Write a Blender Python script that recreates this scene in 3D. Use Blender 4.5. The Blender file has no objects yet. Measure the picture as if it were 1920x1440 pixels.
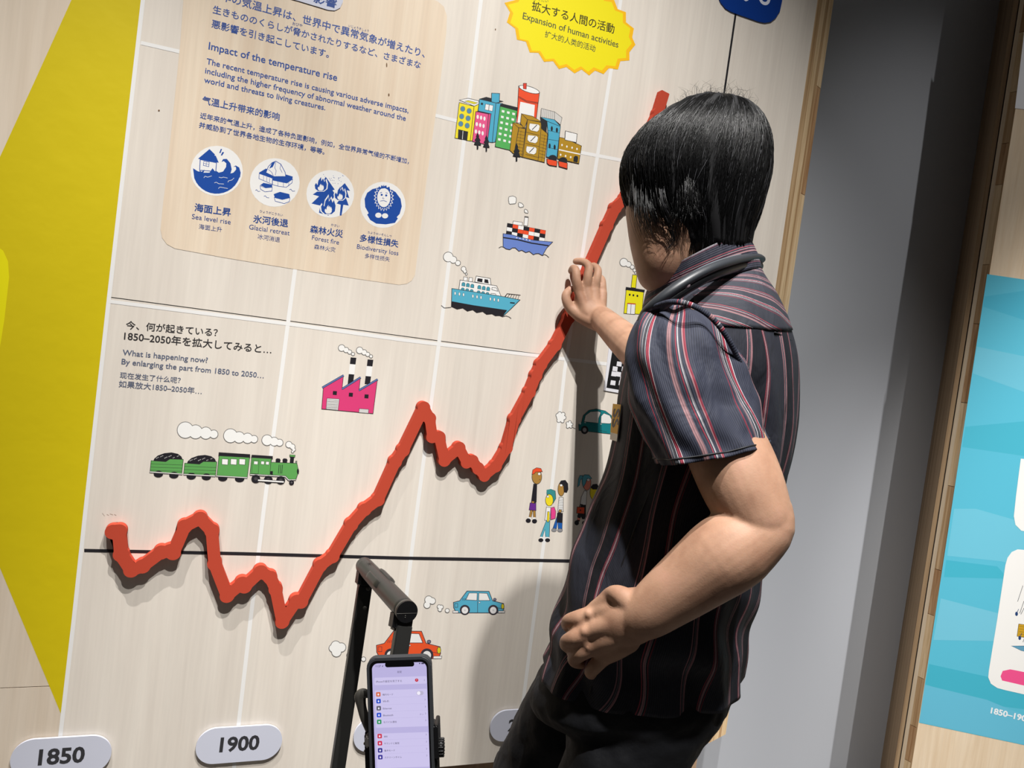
import bpy, bmesh, math, random
import numpy as np
from mathutils import Vector, Matrix
from mathutils.geometry import tessellate_polygon
random.seed(7); rng = np.random.RandomState(7)
PI = math.pi
S = bpy.context.scene
COL = S.collection

# ------------------------------------------------------------------ camera
F = 1442.0
SC = 0.9                                     # metres per calibration unit
CAM = np.array([0.17383*SC, -1.76509*SC, 1.30])
_w = np.array([0.06753, -0.38806, 0.12174]); _t = np.linalg.norm(_w); _k = _w/_t
_K = np.array([[0,-_k[2],_k[1]],[_k[2],0,-_k[0]],[-_k[1],_k[0],0]])
RM = (np.eye(3)+math.sin(_t)*_K+(1-math.cos(_t))*_K@_K) @ np.array([[1,0,0],[0,0,-1],[0,1,0.]])
RIGHT, DOWN, FWD = RM[0], RM[1], RM[2]
cd = bpy.data.cameras.new('camera'); cam = bpy.data.objects.new('camera', cd); COL.objects.link(cam)
cam.matrix_world = Matrix([[RIGHT[0],-DOWN[0],-FWD[0],CAM[0]],[RIGHT[1],-DOWN[1],-FWD[1],CAM[1]],[RIGHT[2],-DOWN[2],-FWD[2],CAM[2]],[0,0,0,1]])
cd.sensor_width = 36; cd.lens = F/1920*36; cd.clip_start = .02; S.camera = cam
H2 = 1.30-0.5246*SC                          # height of the printed zero line
def ray(u, v): return RM.T @ np.array([(u-960)/F, (v-720)/F, 1.0])
def P(u, v, d): return CAM + ray(u, v)*d     # world point seen at photo position (u, v), d metres deep
def W(u, v, off=0.0):                        # point of the exhibit wall (y = -off)
    r = ray(u, v); return CAM + r*((-off-CAM[1])/r[1])

# ------------------------------------------------------------------ world, lamps, exposure
wd = bpy.data.worlds.new('world'); S.world = wd; wd.use_nodes = True
wd.node_tree.nodes['Background'].inputs[0].default_value = (1.0, .97, .93, 1)
wd.node_tree.nodes['Background'].inputs[1].default_value = 0.05
S.view_settings.view_transform = 'Standard'; S.view_settings.look = 'None'
S.view_settings.exposure = 0.0; S.view_settings.gamma = 1.0; S.view_settings.use_curve_mapping = False
def spot(name, loc, target, energy, size_deg, radius, color=(1,.95,.88), blend=.5):
    l = bpy.data.lights.new(name, 'SPOT'); l.energy = energy; l.spot_size = math.radians(size_deg); l.spot_blend = blend
    l.shadow_soft_size = radius; l.color = color
    o = bpy.data.objects.new(name, l); COL.objects.link(o); o.location = loc
    o.rotation_euler = (Vector(target)-Vector(loc)).to_track_quat('-Z', 'Y').to_euler()
    return o
spot('ceiling_spot', (.5, -1.3, 3.35), (.93, 0, .45), 290, 72.4, .012, (1,.975,.94), 1)
spot('ceiling_spot', (-.3, -.78, 3.3), (-.05, 0, .21), 236, 40, .012, (1,.975,.94), 1)
spot('ceiling_spot', (.3, -2.4, 4.4), (.92, 0, -.54), 790, 33.8, .05, (1,.975,.94), 1)
spot('ceiling_spot', (2.72, -1.5, 4.4), (2.02, 0, .0), 900, 24.5, .02, (1,.98,.96), 1)
spot('ceiling_spot', (2.75, -1.5, 4.2), (2.12, 0, 1.5), 125, 35, .02, (1,.98,.96), 1)
spot('ceiling_spot', (2.0, -2.6, 4.2), (2.75, -.3, 1.0), 500, 25, .03, (1,.975,.93), .8)

# ------------------------------------------------------------------ helpers
def lin(c):
    c = [x/255 for x in c]; return tuple([x/12.92 if x <= .04045 else ((x+.055)/1.055)**2.4 for x in c]+[1])
MATS = {}
def mat(name, rgb, rough=.6, spec=.4, metal=0.0, emit=None, estr=0.0, bump=None, coat=0.0):
    if name in MATS: return MATS[name]
    m = bpy.data.materials.new(name); m.use_nodes = True; nt = m.node_tree; b = nt.nodes['Principled BSDF']
    b.inputs['Base Color'].default_value = lin(rgb); b.inputs['Roughness'].default_value = rough
    b.inputs['Metallic'].default_value = metal; b.inputs['Specular IOR Level'].default_value = spec
    b.inputs['Coat Weight'].default_value = coat
    if emit is not None:
        b.inputs['Emission Color'].default_value = lin(emit); b.inputs['Emission Strength'].default_value = estr
    if bump:
        tc = nt.nodes.new('ShaderNodeTexCoord'); n = nt.nodes.new('ShaderNodeTexNoise'); n.inputs['Scale'].default_value = bump[0]; n.inputs['Detail'].default_value = 4
        bp = nt.nodes.new('ShaderNodeBump'); bp.inputs['Strength'].default_value = bump[1]; bp.inputs['Distance'].default_value = bump[2]
        nt.links.new(tc.outputs['Object'], n.inputs['Vector']); nt.links.new(n.outputs['Fac'], bp.inputs['Height']); nt.links.new(bp.outputs['Normal'], b.inputs['Normal'])
    MATS[name] = m; return m
def mixramp(nt, fac, stops, interp='LINEAR'):
    r = nt.nodes.new('ShaderNodeValToRGB'); r.color_ramp.interpolation = interp
    while len(r.color_ramp.elements) > 1: r.color_ramp.elements.remove(r.color_ramp.elements[-1])
    r.color_ramp.elements[0].position = stops[0][0]; r.color_ramp.elements[0].color = lin(stops[0][1])
    for p, c in stops[1:]:
        e = r.color_ramp.elements.new(p); e.color = lin(c)
    nt.links.new(fac, r.inputs['Fac']); return r
def wood(name, c1, c2, sx=26, sz=1.1, rough=.55, veneer=0.0, axis='Z', contrast=(.35,.68), knots=False):
    """pale veneer: long fine grain along Z, broad tone bands where the veneer leaves meet"""
    if name in MATS: return MATS[name]
    m = bpy.data.materials.new(name); m.use_nodes = True; nt = m.node_tree; b = nt.nodes['Principled BSDF']; L = nt.links
    tc = nt.nodes.new('ShaderNodeTexCoord'); mp = nt.nodes.new('ShaderNodeMapping')
    mp.inputs['Scale'].default_value = (sx, sx, sz) if axis == 'Z' else (sz, sx, sx)
    L.new(tc.outputs['Object'], mp.inputs['Vector'])
    n = nt.nodes.new('ShaderNodeTexNoise'); n.inputs['Scale'].default_value = 1; n.inputs['Detail'].default_value = 6; n.inputs['Roughness'].default_value = .6; n.inputs['Distortion'].default_value = .5
    L.new(mp.outputs[0], n.inputs['Vector'])
    r = mixramp(nt, n.outputs['Fac'], [(contrast[0], c1), (contrast[1], c2)])
    mp2 = nt.nodes.new('ShaderNodeMapping'); mp2.inputs['Scale'].default_value = (sx*6, sx*6, sz*5) if axis == 'Z' else (sz*5, sx*6, sx*6)
    L.new(tc.outputs['Object'], mp2.inputs['Vector'])
    n2 = nt.nodes.new('ShaderNodeTexNoise'); n2.inputs['Scale'].default_value = 1; n2.inputs['Detail'].default_value = 3
    L.new(mp2.outputs[0], n2.inputs['Vector'])
    mr = nt.nodes.new('ShaderNodeMapRange'); mr.inputs['From Min'].default_value = .25; mr.inputs['From Max'].default_value = .75; mr.inputs['To Min'].default_value = .955; mr.inputs['To Max'].default_value = 1.03
    L.new(n2.outputs['Fac'], mr.inputs['Value'])
    cur = mr.outputs[0]
    if veneer:
        sp = nt.nodes.new('ShaderNodeSeparateXYZ'); L.new(tc.outputs['Object'], sp.inputs[0])
        dv = nt.nodes.new('ShaderNodeMath'); dv.operation = 'DIVIDE'; L.new(sp.outputs['X'], dv.inputs[0]); dv.inputs[1].default_value = .168
        fl = nt.nodes.new('ShaderNodeMath'); fl.operation = 'FLOOR'; L.new(dv.outputs[0], fl.inputs[0])
        wn = nt.nodes.new('ShaderNodeTexWhiteNoise'); wn.noise_dimensions = '1D'; L.new(fl.outputs[0], wn.inputs['W'])
        m2 = nt.nodes.new('ShaderNodeMapRange'); m2.inputs['To Min'].default_value = 1-veneer; m2.inputs['To Max'].default_value = 1+veneer*.4; L.new(wn.outputs['Value'], m2.inputs['Value'])
        mm = nt.nodes.new('ShaderNodeMath'); mm.operation = 'MULTIPLY'; L.new(cur, mm.inputs[0]); L.new(m2.outputs[0], mm.inputs[1]); cur = mm.outputs[0]
    vm = nt.nodes.new('ShaderNodeVectorMath'); vm.operation = 'SCALE'; L.new(r.outputs['Color'], vm.inputs[0]); L.new(cur, vm.inputs['Scale'])
    L.new(vm.outputs[0], b.inputs['Base Color'])
    b.inputs['Roughness'].default_value = rough; b.inputs['Specular IOR Level'].default_value = .3
    bp = nt.nodes.new('ShaderNodeBump'); bp.inputs['Strength'].default_value = .15; bp.inputs['Distance'].default_value = .001
    L.new(n2.outputs['Fac'], bp.inputs['Height']); L.new(bp.outputs[0], b.inputs['Normal'])
    MATS[name] = m; return m

def link(name, me, parent=None, label=None, cat=None, group=None, kind=None, smooth=False):
    o = bpy.data.objects.new(name, me); COL.objects.link(o)
    if parent is not None:
        o.parent = parent; o.matrix_parent_inverse = Matrix.Translation(-Vector(ORIG.get(parent.name, (0,0,0))))
        ORIG[o.name] = ORIG.get(parent.name, (0,0,0)) if False else (0,0,0)
    if label: o['label'] = label
    if cat: o['category'] = cat
    if group: o['group'] = group
    if kind: o['kind'] = kind
    if smooth and me is not None:
        me.polygons.foreach_set('use_smooth', [True]*len(me.polygons))
    return o
ORIG = {}
def thing(name, loc, label, cat, group=None):
    o = bpy.data.objects.new(name, None); COL.objects.link(o); o.location = loc; o.empty_display_size = .1
    o['label'] = label; o['category'] = cat
    if group: o['group'] = group
    ORIG[o.name] = tuple(loc); return o
def mesh(name, vs, fs, m, uv=None):
    me = bpy.data.meshes.new(name); me.from_pydata([tuple(map(float, v)) for v in vs], [], fs)
    for x in (m if isinstance(m, list) else [m]): me.materials.append(x)
    me.update(); return me
def boxmesh(name, x0, x1, y0, y1, z0, z1, m, bev=0.0):
    bm = bmesh.new()
    vs = [bm.verts.new((x, y, z)) for x in (x0,x1) for y in (y0,y1) for z in (z0,z1)]
    for f in ((0,1,3,2),(4,6,7,5),(0,4,5,1),(2,3,7,6),(0,2,6,4),(1,5,7,3)): bm.faces.new([vs[i] for i in f])
    if bev: bmesh.ops.bevel(bm, geom=bm.edges[:], offset=bev, segments=2, affect='EDGES')
    bmesh.ops.recalc_face_normals(bm, faces=bm.faces[:])
    me = bpy.data.meshes.new(name); bm.to_mesh(me); bm.free(); me.materials.append(m); return me
def catmull(pts, n):
    """pts (k, m) -> n samples, Catmull-Rom through all"""
    p = np.asarray(pts, float); k = len(p)
    pp = np.vstack([2*p[0]-p[1], p, 2*p[-1]-p[-2]])
    out = []
    for t in np.linspace(0, k-1, n):
        i = min(int(t), k-2); s = t-i
        a, b, c, d = pp[i], pp[i+1], pp[i+2], pp[i+3]
        out.append(.5*((2*b)+(-a+c)*s+(2*a-5*b+4*c-d)*s*s+(-a+3*b-3*c+d)*s**3))
    return np.array(out)
def prism(name, outline, y_front, y_back, m, bev=0.0):
    """closed plate: outline [(x, z)] extruded along Y"""
    n = len(outline); bm = bmesh.new()
    a = [bm.verts.new((x, y_front, z)) for x, z in outline]; b = [bm.verts.new((x, y_back, z)) for x, z in outline]
    f1 = bm.faces.new(a); f2 = bm.faces.new(b[::-1])
    for i in range(n): bm.faces.new([a[i], b[i], b[(i+1) % n], a[(i+1) % n]])
    if bev:
        ed = [e for e in bm.edges if e.verts[0].co.y == y_front and e.verts[1].co.y == y_front]
        bmesh.ops.bevel(bm, geom=ed, offset=bev, segments=2, affect='EDGES')
    bmesh.ops.triangulate(bm, faces=[f for f in bm.faces if len(f.verts) > 4])
    bmesh.ops.recalc_face_normals(bm, faces=bm.faces[:])
    me = bpy.data.meshes.new(name); bm.to_mesh(me); bm.free(); me.materials.append(m); return me
def rrect(cx, cz, w, h, r, seg=10):
    o = []
    for (sx, sz, a0) in ((1,1,0),(-1,1,90),(-1,-1,180),(1,-1,270)):
        for i in range(seg+1):
            a = math.radians(a0+90*i/seg); o.append((cx+sx*(w/2-r)+r*math.cos(a), cz+sz*(h/2-r)+r*math.sin(a)))
    return o

# ---- tubes and lofts
def frames(c):
    t = np.gradient(c, axis=0); t /= np.linalg.norm(t, axis=1)[:, None]
    up = np.array([0,0,1.]) if abs(t[0][2]) < .9 else np.array([1.,0,0])
    n = np.cross(t[0], up); n /= np.linalg.norm(n); N = []
    for i in range(len(c)):
        n = n-t[i]*np.dot(n, t[i]); n /= np.linalg.norm(n); N.append(n.copy())
    N = np.array(N); return t, N, np.cross(t, N)
def tube(c, r, seg=14, n=None, flat=None, caps=True, round_ends=True):
    """tube through points c with radii r (metres). flat = (vector, factor): squash along the vector"""
    c = np.asarray(c, float); r = np.asarray(r, float)*np.ones(len(c))
    if n: q = catmull(np.hstack([c, r[:, None]]), n); c, r = q[:, :3], np.maximum(q[:, 3], 1e-4)
    t, N, B = frames(c)
    rows = list(zip(c, r, t, N, B))
    if round_ends:
        hs = [rows[0]]; he = [rows[-1]]
        def cap(row, sgn):
            cc, rr, tt, nn, bb = row; o = []
            for a in (25, 50, 72, 85):
                a = math.radians(a); o.append((cc+sgn*tt*rr*math.sin(a), rr*math.cos(a), tt, nn, bb))
            return o
        rows = cap(rows[0], -1)[::-1]+rows+cap(rows[-1], 1)
    vs = []; a = np.arange(seg)*2*PI/seg
    for cc, rr, tt, nn, bb in rows:
        d = np.outer(np.cos(a), nn)+np.outer(np.sin(a), bb)
        if flat is not None:
            fv, ff = flat; fv = fv/np.linalg.norm(fv); d = d-np.outer(d@fv, fv)*(1-ff)
        vs += list(cc+rr*d)
    fs = []; k = len(rows)
    for i in range(k-1):
        for j in range(seg):
            fs.append((i*seg+j, i*seg+(j+1) % seg, (i+1)*seg+(j+1) % seg, (i+1)*seg+j))
    fs.append(tuple(range(seg))[::-1]); fs.append(tuple((k-1)*seg+j for j in range(seg)))
    return vs, fs
def ball(c, rx, ry=None, rz=None, axes=None, seg=20, rings=12):
    ry = ry or rx; rz = rz or rx; A = np.eye(3) if axes is None else np.array(axes)
    vs = []; fs = []
    for i in range(rings+1):
        th = PI*i/rings
        for j in range(seg):
            ph = 2*PI*j/seg; l = np.array([rx*math.sin(th)*math.cos(ph), ry*math.sin(th)*math.sin(ph), rz*math.cos(th)])
            vs.append(np.asarray(c)+l@A)
    for i in range(rings):
        for j in range(seg): fs.append((i*seg+j, (i+1)*seg+j, (i+1)*seg+(j+1) % seg, i*seg+(j+1) % seg))
    return vs, fs
class Acc:
    def __init__(s): s.v = []; s.f = []
    def add(s, vf):
        k = len(s.v); s.v += list(vf[0]); s.f += [tuple(i+k for i in f) for f in vf[1]]; return s
    def link(s, name, m, parent=None, smooth=True, **kw):
        me = mesh(name, s.v, s.f, m); bm = bmesh.new(); bm.from_mesh(me)
        bmesh.ops.remove_doubles(bm, verts=bm.verts[:], dist=1e-6); bmesh.ops.recalc_face_normals(bm, faces=bm.faces[:]); bm.to_mesh(me); bm.free()
        return link(name, me, parent, smooth=smooth, **kw)
class Loft:
    """closed rings given by the photo's left and right outline points, a depth and a half-thickness"""
    def __init__(s, keys, exp=2.3):
        # key: (Lx, Ly, Rx, Ry, depth, half_depth[, depth skew])
        q = []
        for k in keys:
            l = P(k[0], k[1], k[4]-(k[6] if len(k) > 6 else 0)); r = P(k[2], k[3], k[4]+(k[6] if len(k) > 6 else 0))
            fw = P((k[0]+k[2])/2, (k[1]+k[3])/2, 1)-CAM; fw[2] = 0; fw = fw/np.linalg.norm(fw)
            q.append(np.concatenate([(l+r)/2, (r-l)/2, fw*k[5]-np.array([0,0,k[7] if len(k) > 7 else 0])]))
        s.q = np.array(q); s.exp = exp; s.k = len(q)
    def sample(s, n): s.rows = catmull(s.q, n); s.n = n; return s
    def pt(s, row, th, scale=1.0):
        c, a, b = row[:3], row[3:6], row[6:9]; e = 2/s.exp
        co, si = math.cos(th), math.sin(th)
        return c+scale*(a*math.copysign(abs(co)**e, co)+b*math.copysign(abs(si)**e, si))
    def at(s, t, th, scale=1.0):
        x = t*(s.n-1); i = min(int(x), s.n-2); f = x-i
        return s.pt(s.rows[i]*(1-f)+s.rows[i+1]*f, th, scale)
    def grid(s, seg, disp=None, th0=0.0):
        vs = np.array([[s.pt(r, th0+2*PI*j/seg) for j in range(seg)] for r in s.rows])
        nx = np.roll(vs, -1, 1)-np.roll(vs, 1, 1); ny = np.gradient(vs, axis=0)
        nr = np.cross(nx, ny); nr /= (np.linalg.norm(nr, axis=2)[..., None]+1e-12)
        cen = s.rows[:, None, :3]; sg = np.sign(((vs-cen)*nr).sum(2)); sg[sg == 0] = 1
        nr = nr*np.where(np.median(sg) > 0, 1, -1)
        if disp is not None:
            for i in range(s.n):
                for j in range(seg): vs[i, j] += nr[i, j]*disp(i/(s.n-1), 2*PI*j/seg)
        return vs, nr
def grid_faces(n, seg, closed=True, k=0):
    return [(k+i*seg+j, k+i*seg+(j+1) % seg, k+(i+1)*seg+(j+1) % seg, k+(i+1)*seg+j) for i in range(n-1) for j in range(seg if closed else seg-1)]
def capped(vs):
    """grid (n, seg, 3) -> closed verts/faces"""
    n, seg = vs.shape[:2]; f = grid_faces(n, seg)
    f.append(tuple(range(seg))[::-1]); f.append(tuple((n-1)*seg+j for j in range(seg))); return list(vs.reshape(-1, 3)), f
def remeshed(name, acc, voxel, smooth_it, m, parent=None, **kw):
    me = mesh('tmp', acc.v, acc.f, m); bm = bmesh.new(); bm.from_mesh(me); bmesh.ops.recalc_face_normals(bm, faces=bm.faces[:]); bm.to_mesh(me); bm.free()
    o = bpy.data.objects.new('tmp', me); COL.objects.link(o)
    md = o.modifiers.new('r', 'REMESH'); md.mode = 'VOXEL'; md.voxel_size = voxel; md.use_smooth_shade = True
    if smooth_it: sm = o.modifiers.new('s', 'SMOOTH'); sm.factor = .5; sm.iterations = smooth_it
    bpy.context.view_layer.update()
    nm = bpy.data.meshes.new_from_object(o.evaluated_get(bpy.context.evaluated_depsgraph_get()))
    bpy.data.objects.remove(o); nm.materials.clear(); nm.materials.append(m)
    return link(name, nm, parent, smooth=True, **kw)

# ---- flat print on the boards
class Print:
    """ink shapes on a board: every colour area is its own polygon, laid one over the other a few hundredths of a millimetre apart"""
    def __init__(s, name, ox=0.0, oy=0.0, sc=1.0, proj=None, base=.0003):
        s.name = name; s.o = (ox, oy, sc); s.v = []; s.f = []; s.mi = []; s.ms = []; s.layer = 0; s.base = base; s.proj = proj or (lambda u, v, off: W(u, v, off))
    def m(s, c):
        mt = c if not isinstance(c, tuple) else mat('ink_%d_%d_%d' % c, c, rough=.5, spec=.3)
        if mt not in s.ms: s.ms.append(mt)
        return s.ms.index(mt)
    def px(s, p): return (s.o[0]+p[0]*s.o[2], s.o[1]+p[1]*s.o[2])
    def raw(s, pts, tris, c):
        k = len(s.v); s.v += pts; mi = s.m(c)
        for t in tris: s.f.append(tuple(k+i for i in t)); s.mi.append(mi)
    def poly(s, pts, c, line=None, w=None, close=True):
        s.layer += 1; off = s.base+s.layer*6e-6
        q = [s.proj(*s.px(p), off) for p in pts]
        s.raw(q, tessellate_polygon([[Vector(x) for x in q]]), c)
        if line: s.stroke(list(pts)+([pts[0]] if close else []), w or 1.2, line)
        return s
    def stroke(s, pts, w, c):
        """w in photo pixels"""
        s.layer += 1; off = s.base+s.layer*6e-6
        p = np.array([s.px(a) for a in pts], float); keep = [0]
        for i in range(1, len(p)):
            if np.linalg.norm(p[i]-p[keep[-1]]) > 1e-3: keep.append(i)
        p = p[keep]
        if len(p) < 2: return s
        closed = np.linalg.norm(p[0]-p[-1]) < .3 and len(p) > 3
        if closed: p = p[:-1]
        n = len(p); L = []; R = []
        for i in range(n):
            a = p[i]-p[i-1] if (i > 0 or closed) else p[1]-p[0]
            b = p[(i+1) % n]-p[i] if (i < n-1 or closed) else p[-1]-p[-2]
            a = a/np.linalg.norm(a); b = b/np.linalg.norm(b)
            na = np.array([-a[1], a[0]]); nb = np.array([-b[1], b[0]]); mm = na+nb; l = np.linalg.norm(mm)
            mm = na if l < .2 else mm/l; k = min(1/max(.35, mm@na), 2.2)
            L.append(p[i]+mm*w/2*k); R.append(p[i]-mm*w/2*k)
        q = [s.proj(*x, off) for x in L]+[s.proj(*x, off) for x in R]; t = []
        for i in range(n if closed else n-1):
            j = (i+1) % n; t += [(i, j, n+j), (i, n+j, n+i)]
        s.raw(q, t, c); return s
    def ell(s, cx, cy, rx, ry, c, line=None, w=None, rot=0, n=28, a0=0, a1=360):
        r = math.radians(rot); pts = []
        full = (a1-a0) >= 360
        for i in range(n if full else n+1):
            a = math.radians(a0+(a1-a0)*i/n); x = rx*math.cos(a); y = ry*math.sin(a)
            pts.append((cx+x*math.cos(r)-y*math.sin(r), cy+x*math.sin(r)+y*math.cos(r)))
        return s.poly(pts, c, line, w)
    def cloud(s, blobs, c=(236,235,232), line=(110,108,106), w=1.2):
        """blobs (x, y, r): dark discs first, light discs over them -> a scalloped outline"""
        for x, y, r in blobs: s.ell(x, y, r+w/s.o[2]*.5, r+w/s.o[2]*.5, line)
        for x, y, r in blobs: s.ell(x, y, r-w/s.o[2]*.5, r-w/s.o[2]*.5, c)
        return s
    def text(s, body, l, r, c, bold=0.0, hscale=1.0, sp=1.0):
        """body between baseline points l and r"""
        s.layer += 1; off = s.base+s.layer*6e-6
        a = s.proj(*s.px(l), off); b = s.proj(*s.px(r), off)
        cu = bpy.data.curves.new('t', 'FONT'); cu.body = body; cu.size = 1; cjk = any(ord(x_) > 0x2fff for x_ in body); cu.offset = 0 if cjk else bold; cu.resolution_u = 3; cu.space_character = sp
        o = bpy.data.objects.new('t', cu); me = bpy.data.meshes.new_from_object(o)
        v = np.array([x.co[:] for x in me.vertices]); 
        if len(v) == 0: return s
        x0, x1 = v[:, 0].min(), v[:, 0].max(); d = b-a; k = 1/(x1-x0); k0 = k
        dn = d/np.linalg.norm(d); uv = np.array(getattr(s, 'upv', (0, 0, 1.))); up = uv-dn*(uv@dn)
        up = up/np.linalg.norm(up)*np.linalg.norm(d)*hscale
        pts = [a+d*((x-x0)*k)+up*(y*k) for x, y, _ in v]
        me.calc_loop_triangles(); tr = [tuple(t.vertices) for t in me.loop_triangles]; s.raw(pts, tr, c)
        if cjk and bold:
            e = np.linalg.norm(up)*k0*bold*1.1; dx_ = d/np.linalg.norm(d)*e; dy_ = up/np.linalg.norm(up)*e; nz = s.proj(*s.px(l), off+6e-6)-a; s.layer += 4
            for q_, v_ in enumerate((dx_, dy_, -dx_, -dy_)): s.raw([x_+v_+nz*(q_+1) for x_ in pts], tr, c)
        bpy.data.objects.remove(o); bpy.data.curves.remove(cu); bpy.data.meshes.remove(me); return s
    def done(s, parent, label=None, **kw):
        me = bpy.data.meshes.new(s.name); me.from_pydata([tuple(map(float, x)) for x in s.v], [], s.f)
        for m in s.ms: me.materials.append(m)
        me.polygons.foreach_set('material_index', s.mi); me.update()
        return link(s.name, me, parent, label=label, **kw)

# ------------------------------------------------------------------ materials
WHITEWOOD = wood('white_tinted_veneer', (219,210,199), (228,220,209), veneer=.045)
BARE = wood('bare_veneer', (222,202,178), (232,216,194), sx=34, veneer=.04)
BARE2 = wood('bare_veneer_left', (212,196,176), (224,210,192), veneer=.04)
PALE = wood('pale_veneer', (226,202,170), (240,221,194), sx=60, sz=2.2, veneer=.04)
PINE = wood('pine_edge', (176,138,96), (222,190,148), sx=120, sz=2.0, contrast=(.38,.62))
PINE_D = wood('pine_core_dark', (168,126,86), (204,166,124), sx=160, sz=6, contrast=(.4,.6))
PINE_L = wood('pine_core_light', (214,182,138), (236,208,168), sx=160, sz=6, contrast=(.4,.6))
GREYWALL = mat('grey_paint', (170,173,179), rough=.75, spec=.2, bump=(220, .08, .0006))
YELLOW = mat('yellow_ink', (206,186,14), rough=.5, spec=.3, bump=(16, .22, .004))
REDFELT = mat('red_board', (184,70,50), rough=.85, spec=.15, bump=(900, .12, .0004))
REDSIDE = REDFELT
PLATE = mat('white_acrylic', (204,207,222), rough=.35, spec=.5)
BLUE = (20,72,158); INKB = (50,82,156); NAVY = (36,70,140); DK = (48,46,48); WH = (236,235,233); GL = (205,203,202)
LINEC = (233,232,230)

# ------------------------------------------------------------------ structure
ZB = H2-0.5332*SC; ZT = 2.75; XR = 1.66724*SC; TH = .10
RO = W(1794, 900); ANG = math.radians(37); RD = np.array([math.cos(ANG), -math.sin(ANG), 0]); RN = np.array([-math.sin(ANG), -math.cos(ANG), 0])
def ray_plane(u, v, o, n): r = ray(u, v); return CAM+r*(((o-CAM)@n)/(r@n))
def on_right(u, v, off=0.0): return ray_plane(u, v, RO+RN*off, RN)
_r = ray(1741, 900); _n2 = np.array([_r[1], -_r[0], 0])
TB = ((CAM-(RO+0*RN))@_n2)/((-RN)@_n2)       # how far the right panel's side runs back to the wall
GY = (RO-RN*TB)[1]

link('wall_back', boxmesh('wall_back', -2.6, 5.2, GY, GY+.12, 0, 3.0, GREYWALL), kind='structure')
link('floor', boxmesh('floor', -2.6, 5.2, -3.4, GY+.12, -.05, 0, mat('floor_grey', (120,116,112), rough=.6, bump=(60,.2,.002))), kind='structure')
link('baseboard_back', boxmesh('baseboard_back', XR+.06, RO[0]-.02, GY-.012, GY, 0, .08, mat('dark_skirting', (60,60,62))), kind='structure')

# ------------------------------------------------------------------ main exhibit panel
EX = thing('exhibit_panel', (XR/2, 0, 0), 'tall pale wooden exhibit panel with climate graph grid, printed drawings and trilingual texts', 'panel')
ZS = W(204, 557)[2]; g = .0008
link('lower_board', boxmesh('lower_board', 0, XR, 0, TH, ZB, ZS-g, WHITEWOOD), EX)
link('upper_board', boxmesh('upper_board', 0, XR, 0, TH, ZS+g, ZT, WHITEWOOD), EX)
link('plinth', boxmesh('plinth', .0, XR-.02, -.0+.012, TH, 0, ZB-.001, wood('plinth_wood', (150,122,98), (176,148,120))), EX)
XE = W(1563, 0, -.035)[0]; print('edge x', XR, XE)
def strip(name, xa, ya, xb, yb, m, z0=ZB, z1=ZT, parent=EX, **kw):
    """one lamination of a bevelled board edge: a bar from plan point a to plan point b, running the height"""
    dx, dy = xb-xa, yb-ya; l = math.hypot(dx, dy); nx, ny = -dy/l*.01, dx/l*.01
    if ny < 0: nx, ny = -nx, -ny
    v = [(xa, ya, z0), (xb, yb, z0), (xb+nx, yb+ny, z0), (xa+nx, ya+ny, z0)]; v += [(a, b, z1) for a, b, _ in v]
    return link(name, mesh(name, v, [(0,1,2,3), (4,7,6,5), (0,4,5,1), (1,5,6,2), (2,6,7,3), (3,7,4,0)], m), parent, **kw)
def lam(f): return (XR+.0004+(XE-XR)*f, .035*f)
for a, b, m in ((0, .3, PINE), (.3, .55, PINE_L), (.55, .72, PINE)):
    strip('edge_lamination', *lam(a), *lam(b), m)
z = ZB; k = 0
while z < ZT-.02:                                                # core blocks of the board, butted end to end
    h = min(rng.uniform(.16, .38), ZT-z); strip('core_block', *lam(.722), *lam(1), PINE_D if k % 2 else PINE_L, z, z+h-.0015); z += h; k += 1

# ------------------------------------------------------------------ left panel with yellow beam
LP = thing('side_panel', (-.6, 0, 0), 'bare plywood panel left of the graph, painted with a wide yellow beam', 'panel')
zs = W(60, 1288)[2]
link('lower_board', boxmesh('lower_board', -1.6, -.0001, 0, TH, .02, zs-g, BARE2), LP)
link('upper_board', boxmesh('upper_board', -1.6, -.0001, 0, TH, zs+g, ZT, BARE2), LP)
p = Print('yellow_beam', base=.00012)
p.ms = [YELLOW]
def pm(c, _m=p.m): return 0 if c == 'y' else _m(c)
p.m = pm
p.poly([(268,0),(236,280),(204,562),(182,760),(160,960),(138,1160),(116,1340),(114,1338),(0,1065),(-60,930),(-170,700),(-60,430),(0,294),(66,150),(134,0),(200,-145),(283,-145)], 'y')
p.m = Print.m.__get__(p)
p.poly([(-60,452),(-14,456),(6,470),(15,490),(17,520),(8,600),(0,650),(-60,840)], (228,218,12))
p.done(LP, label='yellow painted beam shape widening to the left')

# ------------------------------------------------------------------ printed grid
def on_board(u, v, off): q_ = W(u, v, off); q_[2] = max(q_[2], ZB+.002); return q_
p = Print('grid_lines', base=.00025, proj=on_board)
def vline(pts, w): p.stroke(pts, w, LINEC)
p.stroke([(283,-130),(268,0),(236,280),(204,562),(182,762),(160,960),(138,1165),(112,1390),(100,1500)], 8, LINEC)
p.stroke([(554,500),(546,560),(520,760),(494,960),(470,1160),(446,1370),(432,1500)], 7.5, LINEC)
p.stroke([(918,-130),(902,0),(862,330),(826,620),(800,820),(775,1010),(752,1200),(722,1440)], 7, LINEC)
p.stroke([(1172,-60),(1146,130),(1113,338),(1058.6,695),(1035,910),(1018,1030),(997,1189),(965,1440)], 6.5, LINEC)
p.stroke([(264,80),(338,97)], 7, LINEC); p.stroke([(815,216),(1090,286),(1356,337)], 6.5, LINEC)
p.stroke([(204,565),(545,608),(760,638),(1000,666),(1200,690),(1356,706)], 6.5, LINEC)
p.done(EX, label='pale printed grid lines')
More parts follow.
